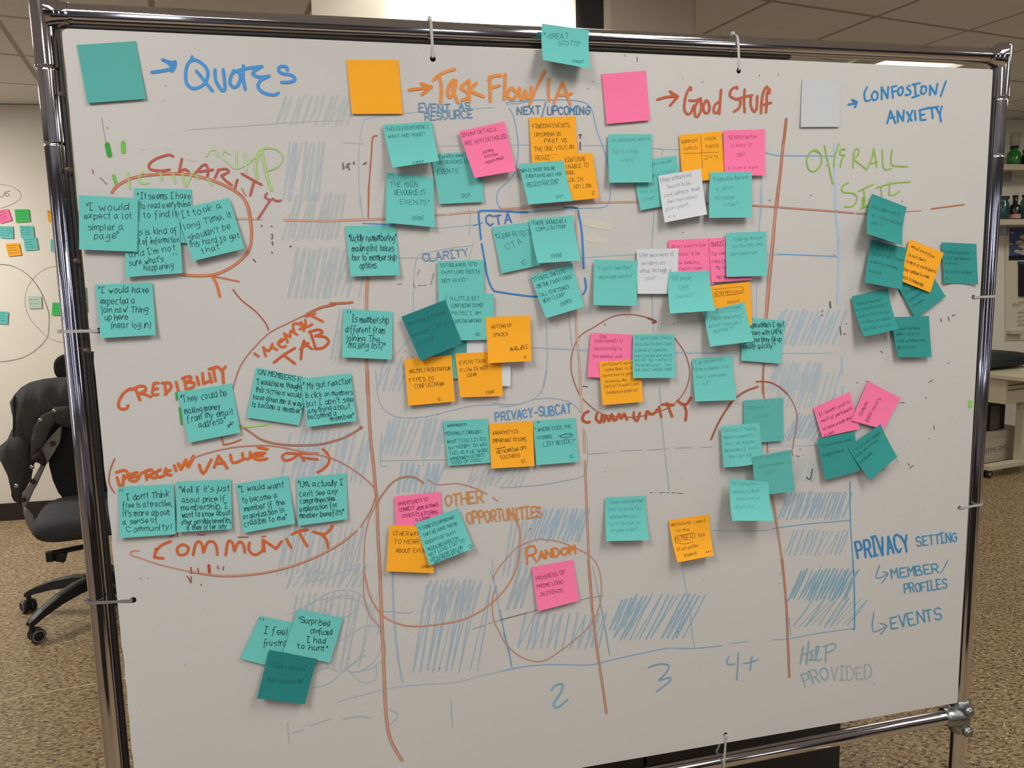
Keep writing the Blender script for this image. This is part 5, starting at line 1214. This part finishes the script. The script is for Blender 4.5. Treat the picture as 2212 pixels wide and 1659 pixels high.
# --- right lower cluster
Nn('D2', '535,298 825,172 905,465 605,533', 'p', 'pink note left of the pink and dark teal foursome', [('It seems good to', 582, 368, 818, 262, 30), ('most of participants', 598, 420, 842, 312, 30), ('to know enough what', 612, 482, 835, 385, 28), ('rules', 625, 528, 690, 500, 28)], pen='r', lay=1, pw=.9, lift=.010)
Nn('D2', '970,85 1230,222 1095,470 838,400', 'p', 'pink note turned on its side, right of the foursome', [('Simple.', 925, 375, 975, 265, 34), ('good security', 975, 415, 1085, 235, 32)], pen='r', lay=3, pw=.9, lift=.006)
Nn('D2', '563,548 862,487 905,800 628,875', 'd', 'dark teal note at lower left of the foursome', [('"its most easy and', 600, 618, 835, 565, 30), ('straightforward"', 612, 695, 785, 650, 30)], pen='e', lay=3, pw=.9, lift=.012)
Nn('D2', '808,612 1070,428 1203,688 985,873', 'd', 'dark teal diamond-turned note at lower right of the foursome', [('I am growing simple', 862, 660, 1080, 508, 28), ('really want intent', 885, 700, 1070, 565, 28), ("organization", 920, 755, 1025, 668, 28)], pen='e', lay=5, pw=.9, lift=.012)
# --- great scott, hangs from the top rail
Nn('C0', '335,188 710,240 722,548 342,478', 't', 'teal note stuck to the chrome top rail, curling over the board', [('" GREAT', 355, 300, 540, 300, 48), ('SCOTT!!"', 465, 350, 638, 360, 42), ('EVENT', 575, 495, 668, 502, 26)], pen='e', top=.0075, lift=.026, pw=1.1)

build_notes()
# ---------------------------------------------------------------- background, left wall drawings
def K3(x, y): return x / 3.772, 420 + y / 3.772
def wallmarks(name, col, strokes, off=.003, label=None):
    vs, fs = [], []
    for pl, w_ in strokes: ribbon2d(catmull(pl) if len(pl) > 2 else pl, w_, vs, fs)
    o = MB().add([on_wall(v[0], v[1], off) for v in vs], fs).build(name, mat('wall_ink_%d' % col[0], col, rough=.6), wb)
    if label: o['label'] = label
def pk3(s): return [[K3(*p) for p in pl] for pl in parse(s)]
wallmarks('wall_drawing', (70, 62, 48), [(p, .95) for p in pk3('-120,600 -60,575 0,570 90,580 180,622 260,690 330,790 375,900 398,980 395,1100 380,1170 300,1260 200,1322 100,1350 0,1362 -80,1350')], label='dark oval drawn on the wall')
wallmarks('wall_drawing', (122, 110, 88), [(p, .6) for p in pk3('700,640 580,590 450,588 380,602 300,652 230,742 203,840 210,930 250,1020 330,1110 400,1170 460,1195 560,1208 660,1180')], label='thin oval drawn on the wall')
wallmarks('wall_drawing', (84, 76, 62), [([(0, 398), (19, 401), (38, 410), (45, 420), (41, 431), (24, 442), (0, 450)], .6), ([(-6, 417), (4, 426), (10, 414)], .8), ([(21, 412), (13, 415), (11, 421), (15, 424), (20, 420), (15, 418)], .8)], label='encircled letters drawn on the wall')
def wnote(q, c, label, n=4):
    Q = [K3(*p) for p in parse(q)[0]]
    (x0, y0), (x1, y1), (x2, y2), (x3, y3) = Q
    ls = []
    for k in range(n):
        t = (k + .9) / (n + 1.0); a = (x0 + (x3 - x0) * t + 2.5, y0 + (y3 - y0) * t); b = (x1 + (x2 - x1) * t - random.uniform(3, 12), y1 + (y2 - y1) * t)
        ls.append((random.choice(('user wants', 'more events', 'find info', 'what is it', 'how many')), a[0], a[1], b[0], b[1], 2.0))
    e = note(None, Q, c, label, ls, pen='e' if c != 'p' else 'r', pw=.5, plane=lambda x, y: on_wall(x, y, .006), name='sticky_note', group='small sticky notes on the back wall')
wnote('-20,130 65,117 98,212 0,238', 'p', 'small pink note on the far wall left of the post')
wnote('118,122 235,120 245,222 130,230', 'g', 'small green note on the far wall, higher of the two green ones')
wnote('-10,258 103,260 110,360 0,355', 't', 'small teal note on the far wall under the pink one')
wnote('158,254 270,256 280,350 172,355', 't', 'small teal note on the far wall under the upper green one')
wnote('190,352 297,350 313,450 205,458', 't', 'small teal note on the far wall, lower of an overlapping pair', 4)
wnote('45,402 155,398 175,495 68,505', 'o', 'small orange note on the far wall below two teal ones')
wnote('380,128 430,128 440,225 395,225', 'o', 'small orange note on the far wall peeping out at the left of the post', 3)
wnote('590,130 640,130 640,235 590,235', 'o', 'small orange note on the far wall seen through the gap beside the board', 3)
wnote('410,365 500,365 510,465 415,465', 't', 'small teal note on the far wall cut off by the left edge of the post', 3)
wnote('225,828 335,828 343,928 235,930', 'h', 'small pale green note inside the crossing ovals on the far wall', 2)
wnote('428,880 530,885 525,985 420,985', 'g', 'small green note on the far wall, lower of the two, partly behind the post', 3)
wnote('-30,950 68,955 62,1058 -30,1050', 't', 'small teal note on the far wall inside the dark oval', 4)
wnote('640,755 700,755 712,960 655,960', 't', 'small teal note on the far wall seen through the gap below the orange one', 4)

# ---------------------------------------------------------------- partition, column, black cabinet behind the board
def bx(name, c, d, m_, R=None, kind='structure', bev=0.0, parent=None):
    o = MB().box(c, d, R, bev).build(name, m_, parent)
    if kind and parent is None: tag(o, kind=kind)
    return o
M_white = mat('partition_white', (232, 226, 212), rough=.75, noise=.02, nscale=3)
tag(bx('wall_partition', (.4825, 3.06, CEIL / 2), (.995, .12, CEIL), M_white), 'white partition lit from above')
tag(bx('trim_1', (1.04, 3.07, CEIL / 2), (.118, .1, CEIL), mat('trim_black', (26, 24, 23), rough=.6)), 'black strip between partition and column')
tag(bx('wall_column', (1.298, 3.2, CEIL / 2), (.392, .4, CEIL), mat('column_grey', (178, 166, 150), rough=.85, noise=.06, nscale=30, bump=.3), bev=.02), 'rough grey square column')
e = empty('storage_cabinet', (.75, 1.95, 0)); tag(e, 'black cabinet standing on the floor close behind the whiteboard', 'cabinet')
M_cab = mat('cabinet_black', (30, 28, 27), rough=.55, noise=.1, nscale=4)
bx('body', (.75, 1.99, .62), (1.2, .38, 1.16), M_cab, parent=e, bev=.004)
bx('plinth', (.75, 2.0, .02), (1.16, .34, .04), M_black, parent=e)
for s_ in (-1, 1):
    d = bx('door', (.75 + s_ * .3, 1.79, .62), (.592, .02, 1.15), M_cab, parent=e, bev=.003)
    MB().tube([(.75 + s_ * .05, 1.772, .6), (.75 + s_ * .05, 1.772, .74)], .005, 10).build('handle', M_cast, d)

# ---------------------------------------------------------------- office chair
CC = Vector((-1.195, 3.94, 0))
ch = empty('office_chair', tuple(CC)); tag(ch, 'black office chair on casters with a dark jacket hung over it', 'chair')
M_cw = mat('caster_ring', (138, 138, 138), rough=.4)
for k in range(5):
    a = math.radians(-123.5 + 72 * k); d = Vector((math.cos(a), math.sin(a), 0)); n = Vector((-d.y, d.x, 0))
    mb = MB(); prof = [(.02, .165, .034, .028), (.10, .163, .031, .026), (.20, .146, .027, .022), (.29, .118, .023, .017), (.335, .098, .021, .014), (.352, .092, .014, .008)]
    vs = []; fs = []
    for (r, z, w_, t_) in prof:
        for (u, v) in ((-1, -1), (-.8, .8), (-.3, 1), (.3, 1), (.8, .8), (1, -1)):
            vs.append(CC + d * r + n * (w_ * u) + Vector((0, 0, z + t_ * v)))
    m_ = 6
    for i in range(len(prof) - 1):
        for j in range(m_):
            fs.append((i * m_ + j, i * m_ + (j + 1) % m_, (i + 1) * m_ + (j + 1) % m_, (i + 1) * m_ + j))
    fs += [tuple(range(m_))[::-1], tuple(range((len(prof) - 1) * m_, len(prof) * m_))]
    lg = fixnormals(mb.add(vs, fs, False).build('leg', M_black, ch))
    p = CC + d * .337
    ca = math.radians(-52 + 23 * k); ax = Vector((math.cos(ca), math.sin(ca), 0)); fw = Vector((-ax.y, ax.x, 0))
    wc = p + fw * .016 + Vector((0, 0, .031))
    cm = MB().tube([p + Vector((0, 0, .055)), p + Vector((0, 0, .095))], .011, 12)
    cm.tube([wc - ax * .029, wc - ax * .026, wc - ax * .008, wc - ax * .005], [.026, .031, .031, .026], 24)
    cm.tube([wc + ax * .029, wc + ax * .026, wc + ax * .008, wc + ax * .005], [.026, .031, .031, .026], 24)
    cm.tube([wc - ax * .012, wc + ax * .012], .024, 16)
    cs = cm.build('caster', M_black, ch)
    for s_ in (-1, 1):
        ring = MB(); ring.tube([wc + ax * (.0292 * s_) + (fw * math.cos(t) + Vector((0, 0, math.sin(t)))) * .0245 for t in [2 * math.pi * q / 28 for q in range(28)]], .0026, 8, closed=True)
        ring.build('wheel_ring', M_cw, cs)
MB().tube([CC + Vector((0, 0, .13)), CC + Vector((0, 0, .2))], [.05, .04], 24).build('hub', M_black, ch)
MB().tube([CC + Vector((0, 0, .19)), CC + Vector((0, 0, .42))], .025, 20).build('gas_column', M_black, ch)
mb = MB().box(CC + Vector((0, .02, .425)), (.2, .26, .05), bev=.008)
mb.build('tilt_mechanism', M_black, ch)
L0 = at(225, 1172, 3.93); L1 = at(108, 1196, 3.8)
mb = MB().tube([L0, L0.lerp(L1, .8), L1], [.012, .012, .014], 10)
mb.box(L1 + Vector((0, 0, -.012)), (.03, .03, .05), bev=.004); lc = at(130, 1202, 3.83); mb.box(lc, (.05, .03, .045), Matrix.Rotation(.3, 3, 'Y'), bev=.003)
mb.build('tilt_lever', M_black, ch)
# seat cushion
def pillow(c, d, e1=.35, n=14, R=None, pull=0.0):
    mb = MB(); vs = []; fs = []
    for i in range(n + 1):
        ph = -math.pi / 2 + math.pi * i / n
        for j in range(2 * n):
            th = math.pi * j / n
            f = lambda a, e: math.copysign(abs(a) ** e, a)
            v = Vector((f(math.cos(ph), e1) * f(math.cos(th), .4) * d[0] / 2, f(math.cos(ph), e1) * f(math.sin(th), .4) * d[1] / 2, f(math.sin(ph), .8) * d[2] / 2))
            if R is not None: v = R @ v
            vs.append(v + Vector(c))
    for i in range(n):
        for j in range(2 * n):
            fs.append((i * 2 * n + j, i * 2 * n + (j + 1) % (2 * n), (i + 1) * 2 * n + (j + 1) % (2 * n), (i + 1) * 2 * n + j))
    return mb.add(vs, fs, True)
RY_ = Matrix.Rotation(math.radians(10), 3, 'Z')
pillow(CC + Vector((.06, -.02, .495)), (.52, .5, .13), R=RY_).build('seat', mat('seat_grey_fabric', (52, 52, 55), rough=.85, noise=.15, nscale=150), ch)
Rb = Matrix.Rotation(math.radians(8), 3, 'Z') @ Matrix.Rotation(math.radians(-6), 3, 'X')
pillow((-1.14, 4.21, .80), (.56, .07, .70), R=Rb, e1=.5).build('backrest', M_blackfab, ch)
pillow((-1.20, 4.22, 1.175), (.32, .06, .15), R=Rb, e1=.5).build('headrest', M_blackfab, ch)
MB().tube([(-1.17, 4.13, .45), (-1.17, 4.27, .5), (-1.17, 4.27, .9)], .022, 14).build('back_bar', M_black, ch)
MB().tube([(-1.2, 4.25, .95), (-1.2, 4.25, 1.2)], .012, 10).build('headrest_bar', M_black, ch)
# jacket
def KJ(x, y): return x / 3.771, 760 + y / 3.771
M_jack = mat('jacket_charcoal', (60, 59, 57), rough=.92, noise=.25, nscale=35, bump=.5)
M_lin = mat('jacket_lining', (128, 124, 118), rough=.8, noise=.1, nscale=30)
M_lap = mat('jacket_collar', (68, 66, 60), rough=.9, noise=.2, nscale=60, bump=.4)
jk = empty('jacket', tuple(at(60, 980, 4.1))); tag(jk, 'charcoal jacket with snap buttons draped over the back of the office chair', 'jacket')
def puffy(name, data, Y, thick, bulge, m_, fold=.006, seed=1, tiltx=0.0):
    P_ = [KJ(*p) for p in parse(data)[0]]
    cxx = sum(p[0] for p in P_) / len(P_)
    P3 = [at(p[0], p[1], Y + tiltx * (p[0] - cxx)) for p in P_]
    bm = bmesh.new(); vs = [bm.verts.new(p) for p in P3]
    f = bm.faces.new(vs); bmesh.ops.triangulate(bm, faces=[f])
    for _ in range(2): bmesh.ops.subdivide_edges(bm, edges=[e_ for e_ in bm.edges if e_.calc_length() > .03], cuts=1, use_grid_fill=True)
    bmesh.ops.triangulate(bm, faces=bm.faces[:])
    bnd = {v for e_ in bm.edges if e_.is_boundary for v in e_.verts}
    segs = [(P3[i], P3[(i + 1) % len(P3)]) for i in range(len(P3))]
    def dist(p):
        best = 9
        for a_, b_ in segs:
            ab = b_ - a_; t = max(0, min(1, (p - a_).dot(ab) / max(ab.length_squared, 1e-9))); best = min(best, (a_ + ab * t - p).length)
        return best
    for v in bm.verts:
        d = min(dist(v.co), .05) / .05
        v.co.y -= bulge * math.sin(d * math.pi / 2)
        v.co.y += fold * d * (math.sin(v.co.x * 55 + v.co.z * 22 + seed) + .6 * math.sin(v.co.x * 90 - v.co.z * 48 + seed * 2))
    r = bmesh.ops.extrude_face_region(bm, geom=bm.faces[:])
    for v in r['geom']:
        if isinstance(v, bmesh.types.BMVert): v.co.y = Y + thick + (v.co.y - Y) * .3
    bmesh.ops.recalc_face_normals(bm, faces=bm.faces[:])
    me = bpy.data.meshes.new(name); bm.transform(Matrix.Translation(-jk.location)); bm.to_mesh(me); bm.free()
    me.polygons.foreach_set('use_smooth', [True] * len(me.polygons)); me.materials.append(m_)
    o = bpy.data.objects.new(name, me); COL.objects.link(o); o.parent = jk; return o
puffy('body', '330,228 430,216 540,212 640,212 735,222 765,290 780,400 700,470 560,600 500,600 440,640 380,700 340,770 300,820 250,890 245,960 230,1060 190,1120 165,1200 170,1252 110,1210 92,1172 92,1120 70,1030 0,880 -60,780 0,768 60,715 95,660 120,590 95,500 78,410 120,345 170,290 240,250', 4.12, .04, .05, M_jack, .009, 1)
puffy('sleeve', '10,765 80,700 150,690 230,760 245,880 235,1000 190,1110 160,1200 172,1252 110,1212 92,1172 92,1110 60,1000 0,885', 4.07, .05, .03, M_jack, .007, 4)
puffy('lining', '500,598 482,740 430,830 360,935 290,1092 235,1180 205,1270 192,1290 178,1240 178,1150 250,1062 330,925 360,890 345,830 322,800 400,700', 4.05, .02, .006, M_lin, .003, 2)
puffy('collar', '340,515 420,480 470,500 455,560 400,640 345,760 300,808 262,858 250,900 255,700 275,610', 4.03, .03, .012, M_lap, .004, 3)
puffy('collar', '430,455 560,445 600,520 560,620 500,600 452,575 462,520', 4.03, .03, .012, M_jack, .004, 5)
puffy('cuff', '262,850 325,805 345,850 362,900 350,925 300,900 250,910', 4.02, .03, .008, mat('jacket_shadow_cloth', (44, 34, 32), rough=.9), .003, 6)  # cuff in a darker brown cloth
puffy('hem_lining', '192,1270 205,1270 262,1330 330,1462 270,1500 215,1400 190,1310', 4.03, .01, .004, M_lin, .003, 7)
for p, m_ in (((430, 745), M_cast), ((270, 1055), M_cast), ((190, 1203), M_cast), ((350, 905), M_cast)):
    c = at(*KJ(*p), 4.035); MB().lathe([(.013, 0), (.013, .003), (.008, .005), (.006, .003), (0, .003)], c, 16, Matrix.Rotation(math.radians(90), 3, 'X')).build('snap', mat('snap_dark', (60, 54, 48), rough=.4, metal=.6), jk)
for p in ((443, 483), (330, 558), (260, 940), (135, 1092)):
    c = at(*KJ(*p), 4.012 if p[0] > 300 else 4.03); MB().lathe([(.011, 0), (.010, .003), (.006, .006), (0, .0065)], c, 16, Matrix.Rotation(math.radians(90), 3, 'X')).build('snap', mat('snap_silver', (170, 168, 162), rough=.3, metal=.9), jk)

# ---------------------------------------------------------------- right side: shelves, table
M_shelf = mat('shelf_laminate', (196, 186, 162), rough=.55)
for nm, z, lab in (('upper', 2.334, 'cream wall shelf holding the green bottle, upper of two'), ('lower', 1.912, 'cream wall shelf with the teal bottles, lower of two')):
    e = empty('wall_shelf', (6.0, 5.25, z)); tag(e, lab, 'shelf', 'cream wall shelves')
    MB().box((5.95, 5.262, z), (1.7, .28, .044), bev=.003).build('board', M_shelf, e)
    for x in (5.3, 6.6): MB().box((x, 5.30, z - .06), (.02, .2, .08)).build('bracket', M_cast, e)
def bottle(x, z, r, h, neck, col, label, top=None, y=5.24, sh=.7, pump=False):
    e = empty('bottle', (x, y, z)); tag(e, label, 'bottle', 'bottles on the wall shelves')
    mb = MB().lathe([(r * .9, 0), (r, h * .04), (r, h * sh), (r * .8, h * (sh + .1)), (neck, h * (sh + .17)), (neck, h)], (x, y, z + .001), 20)
    mb.build('body', mat('bottle_%d_%d' % col[:2], col, rough=.25, coat=.3), e)
    cp = MB().lathe([(neck * 1.15, 0), (neck * 1.15, .02), (0, .02)], (x, y, z + h), 16)
    cp.build('cap', M_black if top is None else mat('cap_pale', top, rough=.4), e)
    return e
e = bottle(5.36, 2.357, .048, .135, .026, (34, 128, 40), 'bright green bottle with a clear upright top on the upper shelf', sh=.72)
mb = MB().lathe([(.028, 0), (.036, .03), (.036, .09), (.030, .11), (0, .11)], (5.362, 5.24, 2.357 + .156), 16)
mb.build('clear_cup', mat('clear_plastic', (220, 215, 205), rough=.1, trans=.85), e)
bottle(5.49, 2.357, .05, .11, .03, (26, 24, 26), 'black bottle beside the green one on the upper shelf')
bottle(5.275, 1.935, .048, .165, .042, (22, 78, 74), 'dark teal bottle beside the chrome post on the lower shelf', sh=.8)
e = bottle(5.40, 1.935, .045, .175, .018, (34, 27, 26), 'dark brown bottle with a pink label on the lower shelf', sh=.55)
MB().lathe([(.0458, .012), (.0458, .045)], (5.40, 5.24, 1.935), 20).build('label', mat('label_pink', (205, 150, 140), rough=.6), e)
bottle(5.52, 1.935, .05, .18, .036, (40, 110, 112), 'lighter teal bottle farther right on the lower shelf', sh=.8)
# whiteboard-like wall panel, pictures and small writing on the wall
def onw(px_, py_, off): return on_wall(px_, py_, off)
def wallquad(name, x0, y0, x1, y1, th, m_, lab=None, cat=None, parent=None, off=0.001, kind=None, shear=0.0):
    pts = [onw(x0, y0, off), onw(x1, y0 + shear, off), onw(x1, y1 + shear, off), onw(x0, y1, off)]
    mb = MB().prism(pts, bn * th); o = fixnormals(mb.build(name, m_, parent))
    if cat: tag(o, lab, cat)
    elif lab: o['label'] = lab
    return o
wp = empty('wall_whiteboard', tuple(onw(2240, 740, .0))); tag(wp, 'pale writing panel on the back wall above the desk', 'whiteboard')
wallquad('panel', 2170, 492, 2290, 735, .01, mat('panel_pale', (214, 205, 180), rough=.5), parent=wp, shear=-2)
wallquad('ledge', 2174, 714, 2204, 721, .05, M_shelf, parent=wp, off=.011)
pts_ = []
for (t_, a, b, c, d, h) in (('My(H)', 2191, 664, 2212, 656, 8), ('oSales', 2198, 678, 2226, 676, 4.5), ('oPlan', 2198, 687, 2224, 685, 4.5), ('oIt is', 2198, 696, 2222, 694, 4.5), ('oRoom', 2198, 705, 2224, 703, 4.5)):
    pts_ += [(pl, .8) for pl in text_strokes(t_, a, b, c, d, h)]
vs, fs = [], []
for pl, w_ in pts_: ribbon2d(pl, w_, vs, fs)
MB().add([onw(v[0], v[1], .0115) for v in vs], fs).build('handwriting', mat('wall_ink_dark', (80, 74, 64), rough=.6), wp)
ps = empty('poster', tuple(onw(2200, 525, .02))); tag(ps, 'blue sky picture with cream clouds on the back wall', 'poster')
wallquad('print', 2180, 492, 2262, 556, .004, mat('poster_blue', (70, 84, 128), rough=.5, noise=.25, nscale=6), parent=ps, off=.0115, shear=-2)
wallquad('lower_edge', 2179, 552, 2262, 562, .006, M_black, parent=ps, off=.0115, shear=-1)
cm_ = mat('poster_cream', (186, 176, 152), rough=.6)
for (x, y, rx, ry) in ((2210, 512, 7, 5), (2203, 524, 9, 5), (2212, 530, 12, 7), (2198, 543, 7, 4), (2215, 545, 14, 6), (2186, 503, 4, 2), (2184, 527, 4, 2)):
    pts = [onw(x + rx * math.cos(a * math.pi / 8) * (1 + .15 * math.sin(a * 3)), y + ry * math.sin(a * math.pi / 8), .0165) for a in range(16)]
    fixnormals(MB().prism(pts, bn * .0006).build('cloud', cm_, ps))
hk = empty('black_folder', tuple(onw(2210, 600, .02))); tag(hk, 'black hanging folder with a blue upper edge on the wall panel', 'folder')
wallquad('cover', 2199, 570, 2260, 640, .02, M_black, parent=hk, off=.0115)
wallquad('blue_edge', 2198, 565, 2260, 571, .022, mat('folder_blue', (44, 72, 116), rough=.5), parent=hk, off=.0115)
# table on casters
tb = empty('work_table', (5.1, 4.9, 0), GRID_ROT); tag(tb, 'cream work table on casters at the right edge', 'table')
T0 = Vector((4.745, 4.45, 0))
def tp(u, v, z): return T0 + GU * u + GV * v + Vector((0, 0, z))
M_tab = mat('table_cream', (204, 194, 168), rough=.5)
def tbox(name, u, v, z, du, dv, dz, m_, bev=.003, parent=None):
    return MB().box(tp(u, v, z), (du, dv, dz), R10, bev).build(name, m_, parent or tb)
tbox('tabletop', .375, .40, .765, .75, .80, .03, M_tab)
for v in (.22, .70):
    tbox('leg', .38, v, .42, .11, .06, .66, M_tab)
    tbox('foot', .30, v, .078, .66, .075, .035, M_tab)
    for u in (-.0, .6):
        c = tp(u, v, .031)
        cm = MB().tube([c - GV * .022, c - GV * .008], .03, 20); cm.tube([c + GV * .022, c + GV * .008], .03, 20); cm.box(c + Vector((0, 0, .025)), (.05, .04, .02), R10)
        co = cm.build('caster', M_black, tb)
        MB().tube([c - GV * .0235, c - GV * .0215], .014, 14).build('wheel_disc', M_cw, co)
dr = tbox('drawer_unit', .26, .40, .655, .42, .5, .19, M_tab)
for z in (.70, .665): 
    MB().box(tp(.2, .144, z), (.26, .004, .006), R10).build('drawer_gap', mat('gap_brown', (96, 84, 62), rough=.8), dr)
# things under and on the table
e = empty('paper_box', tuple(tp(.32, .62, 0))); tag(e, 'white copier paper box with faint lettering on the floor under the table', 'box')
MB().box(tp(.30, .46, .17), (.52, .26, .2), R10, .004).build('carton', mat('carton_white', (196, 188, 168), rough=.7), e)
MB().box(tp(.30, .46, .285), (.53, .27, .05), R10, .004).build('lid', mat('carton_lid', (186, 178, 158), rough=.7), e)
p0, p1 = tp(.08, .508, .16), tp(.5, .508, .16)
vs, fs = [], []
for pl in text_strokes('HAMMERMILL', 0, 0, .36, 0, .038, .15): ribbon2d(pl, .006, vs, fs)
MB().add([tp(.08, .3285, .15) + GU * v[0] + Vector((0, 0, -v[1])) for v in vs], fs).build('lettering', mat('carton_print', (152, 144, 128), rough=.7), e)
MB().box(tp(.3, .46, .04), (.5, .25, .07), R10, .006).build('base_tray', mat('tray_dark', (44, 38, 32), rough=.7), e)
e = empty('computer_case', tuple(tp(.2, .6, .31))); tag(e, 'black and grey computer case on top of the paper box under the table', 'computer')
MB().box(tp(.20, .48, .415), (.34, .24, .205), R10, .006).build('case', M_black, e)
MB().box(tp(.24, .353, .415), (.10, .012, .19), R10, .003).build('front_panel', mat('case_grey', (84, 80, 74), rough=.5), e)
e = empty('carry_bag', tuple(tp(.3, .7, .78))); tag(e, 'flat rounded black bag lying on the cream table', 'bag')
pillow(tp(.34, .54, .845), (.66, .44, .13), R=R10, e1=.7).build('body', mat('bag_navy_black', (26, 27, 34), rough=.6, noise=.2, nscale=40), e)
MB().tube([tp(.34 + .335 * math.cos(t), .54 + .225 * math.sin(t), .838) for t in [2 * math.pi * q / 36 for q in range(36)]], .007, 8, closed=True).build('zip_piping', M_black, e)
e = empty('magazine', tuple(tp(.5, .25, .78))); tag(e, 'open magazine with a dark picture on the near part of the cream table', 'magazine')
mg = MB().box(tp(.52, .2, .7845), (.30, .21, .007), R10 @ Matrix.Rotation(.3, 3, 'Z'), .001); mg.build('pages', mat('magazine_pages', (218, 210, 196), rough=.6), e)
MB().box(tp(.53, .2, .7886), (.2, .13, .001), R10 @ Matrix.Rotation(.3, 3, 'Z')).build('picture', mat('magazine_print', (84, 80, 96), rough=.6), e)

# projector added out of view behind the board to brighten the white partition
e = empty('projector', (.60, 1.60, 2.5)); tag(e, 'white projector hanging from the ceiling behind the whiteboard, shining on the white partition', 'projector')
MB().box((.60, 1.58, 2.5), (.30, .22, .1), bev=.012).build('body', M_lampframe, e)
MB().tube([(.60, 1.68, 2.47), (.60, 1.712, 2.47)], [.032, .03], 20).build('lens', M_black, e)
MB().tube([(.60, 1.58, 2.55), (.60, 1.58, CEIL)], .015, 12).build('mount', M_lampframe, e)

# dark table behind the photographer (added out of view to darken the reflections in the chrome)
e = empty('meeting_table', (.4, -1.0, 0)); tag(e, 'long dark table behind the photographer, seen only mirrored in the chrome', 'table')
M_dk = mat('table_dark', (38, 36, 38), rough=.5)
MB().box((.4, -1.0, .735), (3.6, 1.0, .03), bev=.004).build('tabletop', M_dk, e)
MB().box((.4, -.56, .37), (3.4, .02, .66)).build('front_panel', M_dk, e)
for x in (-1.2, 2.0):
    for y in (-.58, -1.42): MB().box((x, y, .36), (.06, .06, .72)).build('leg', M_black, e)
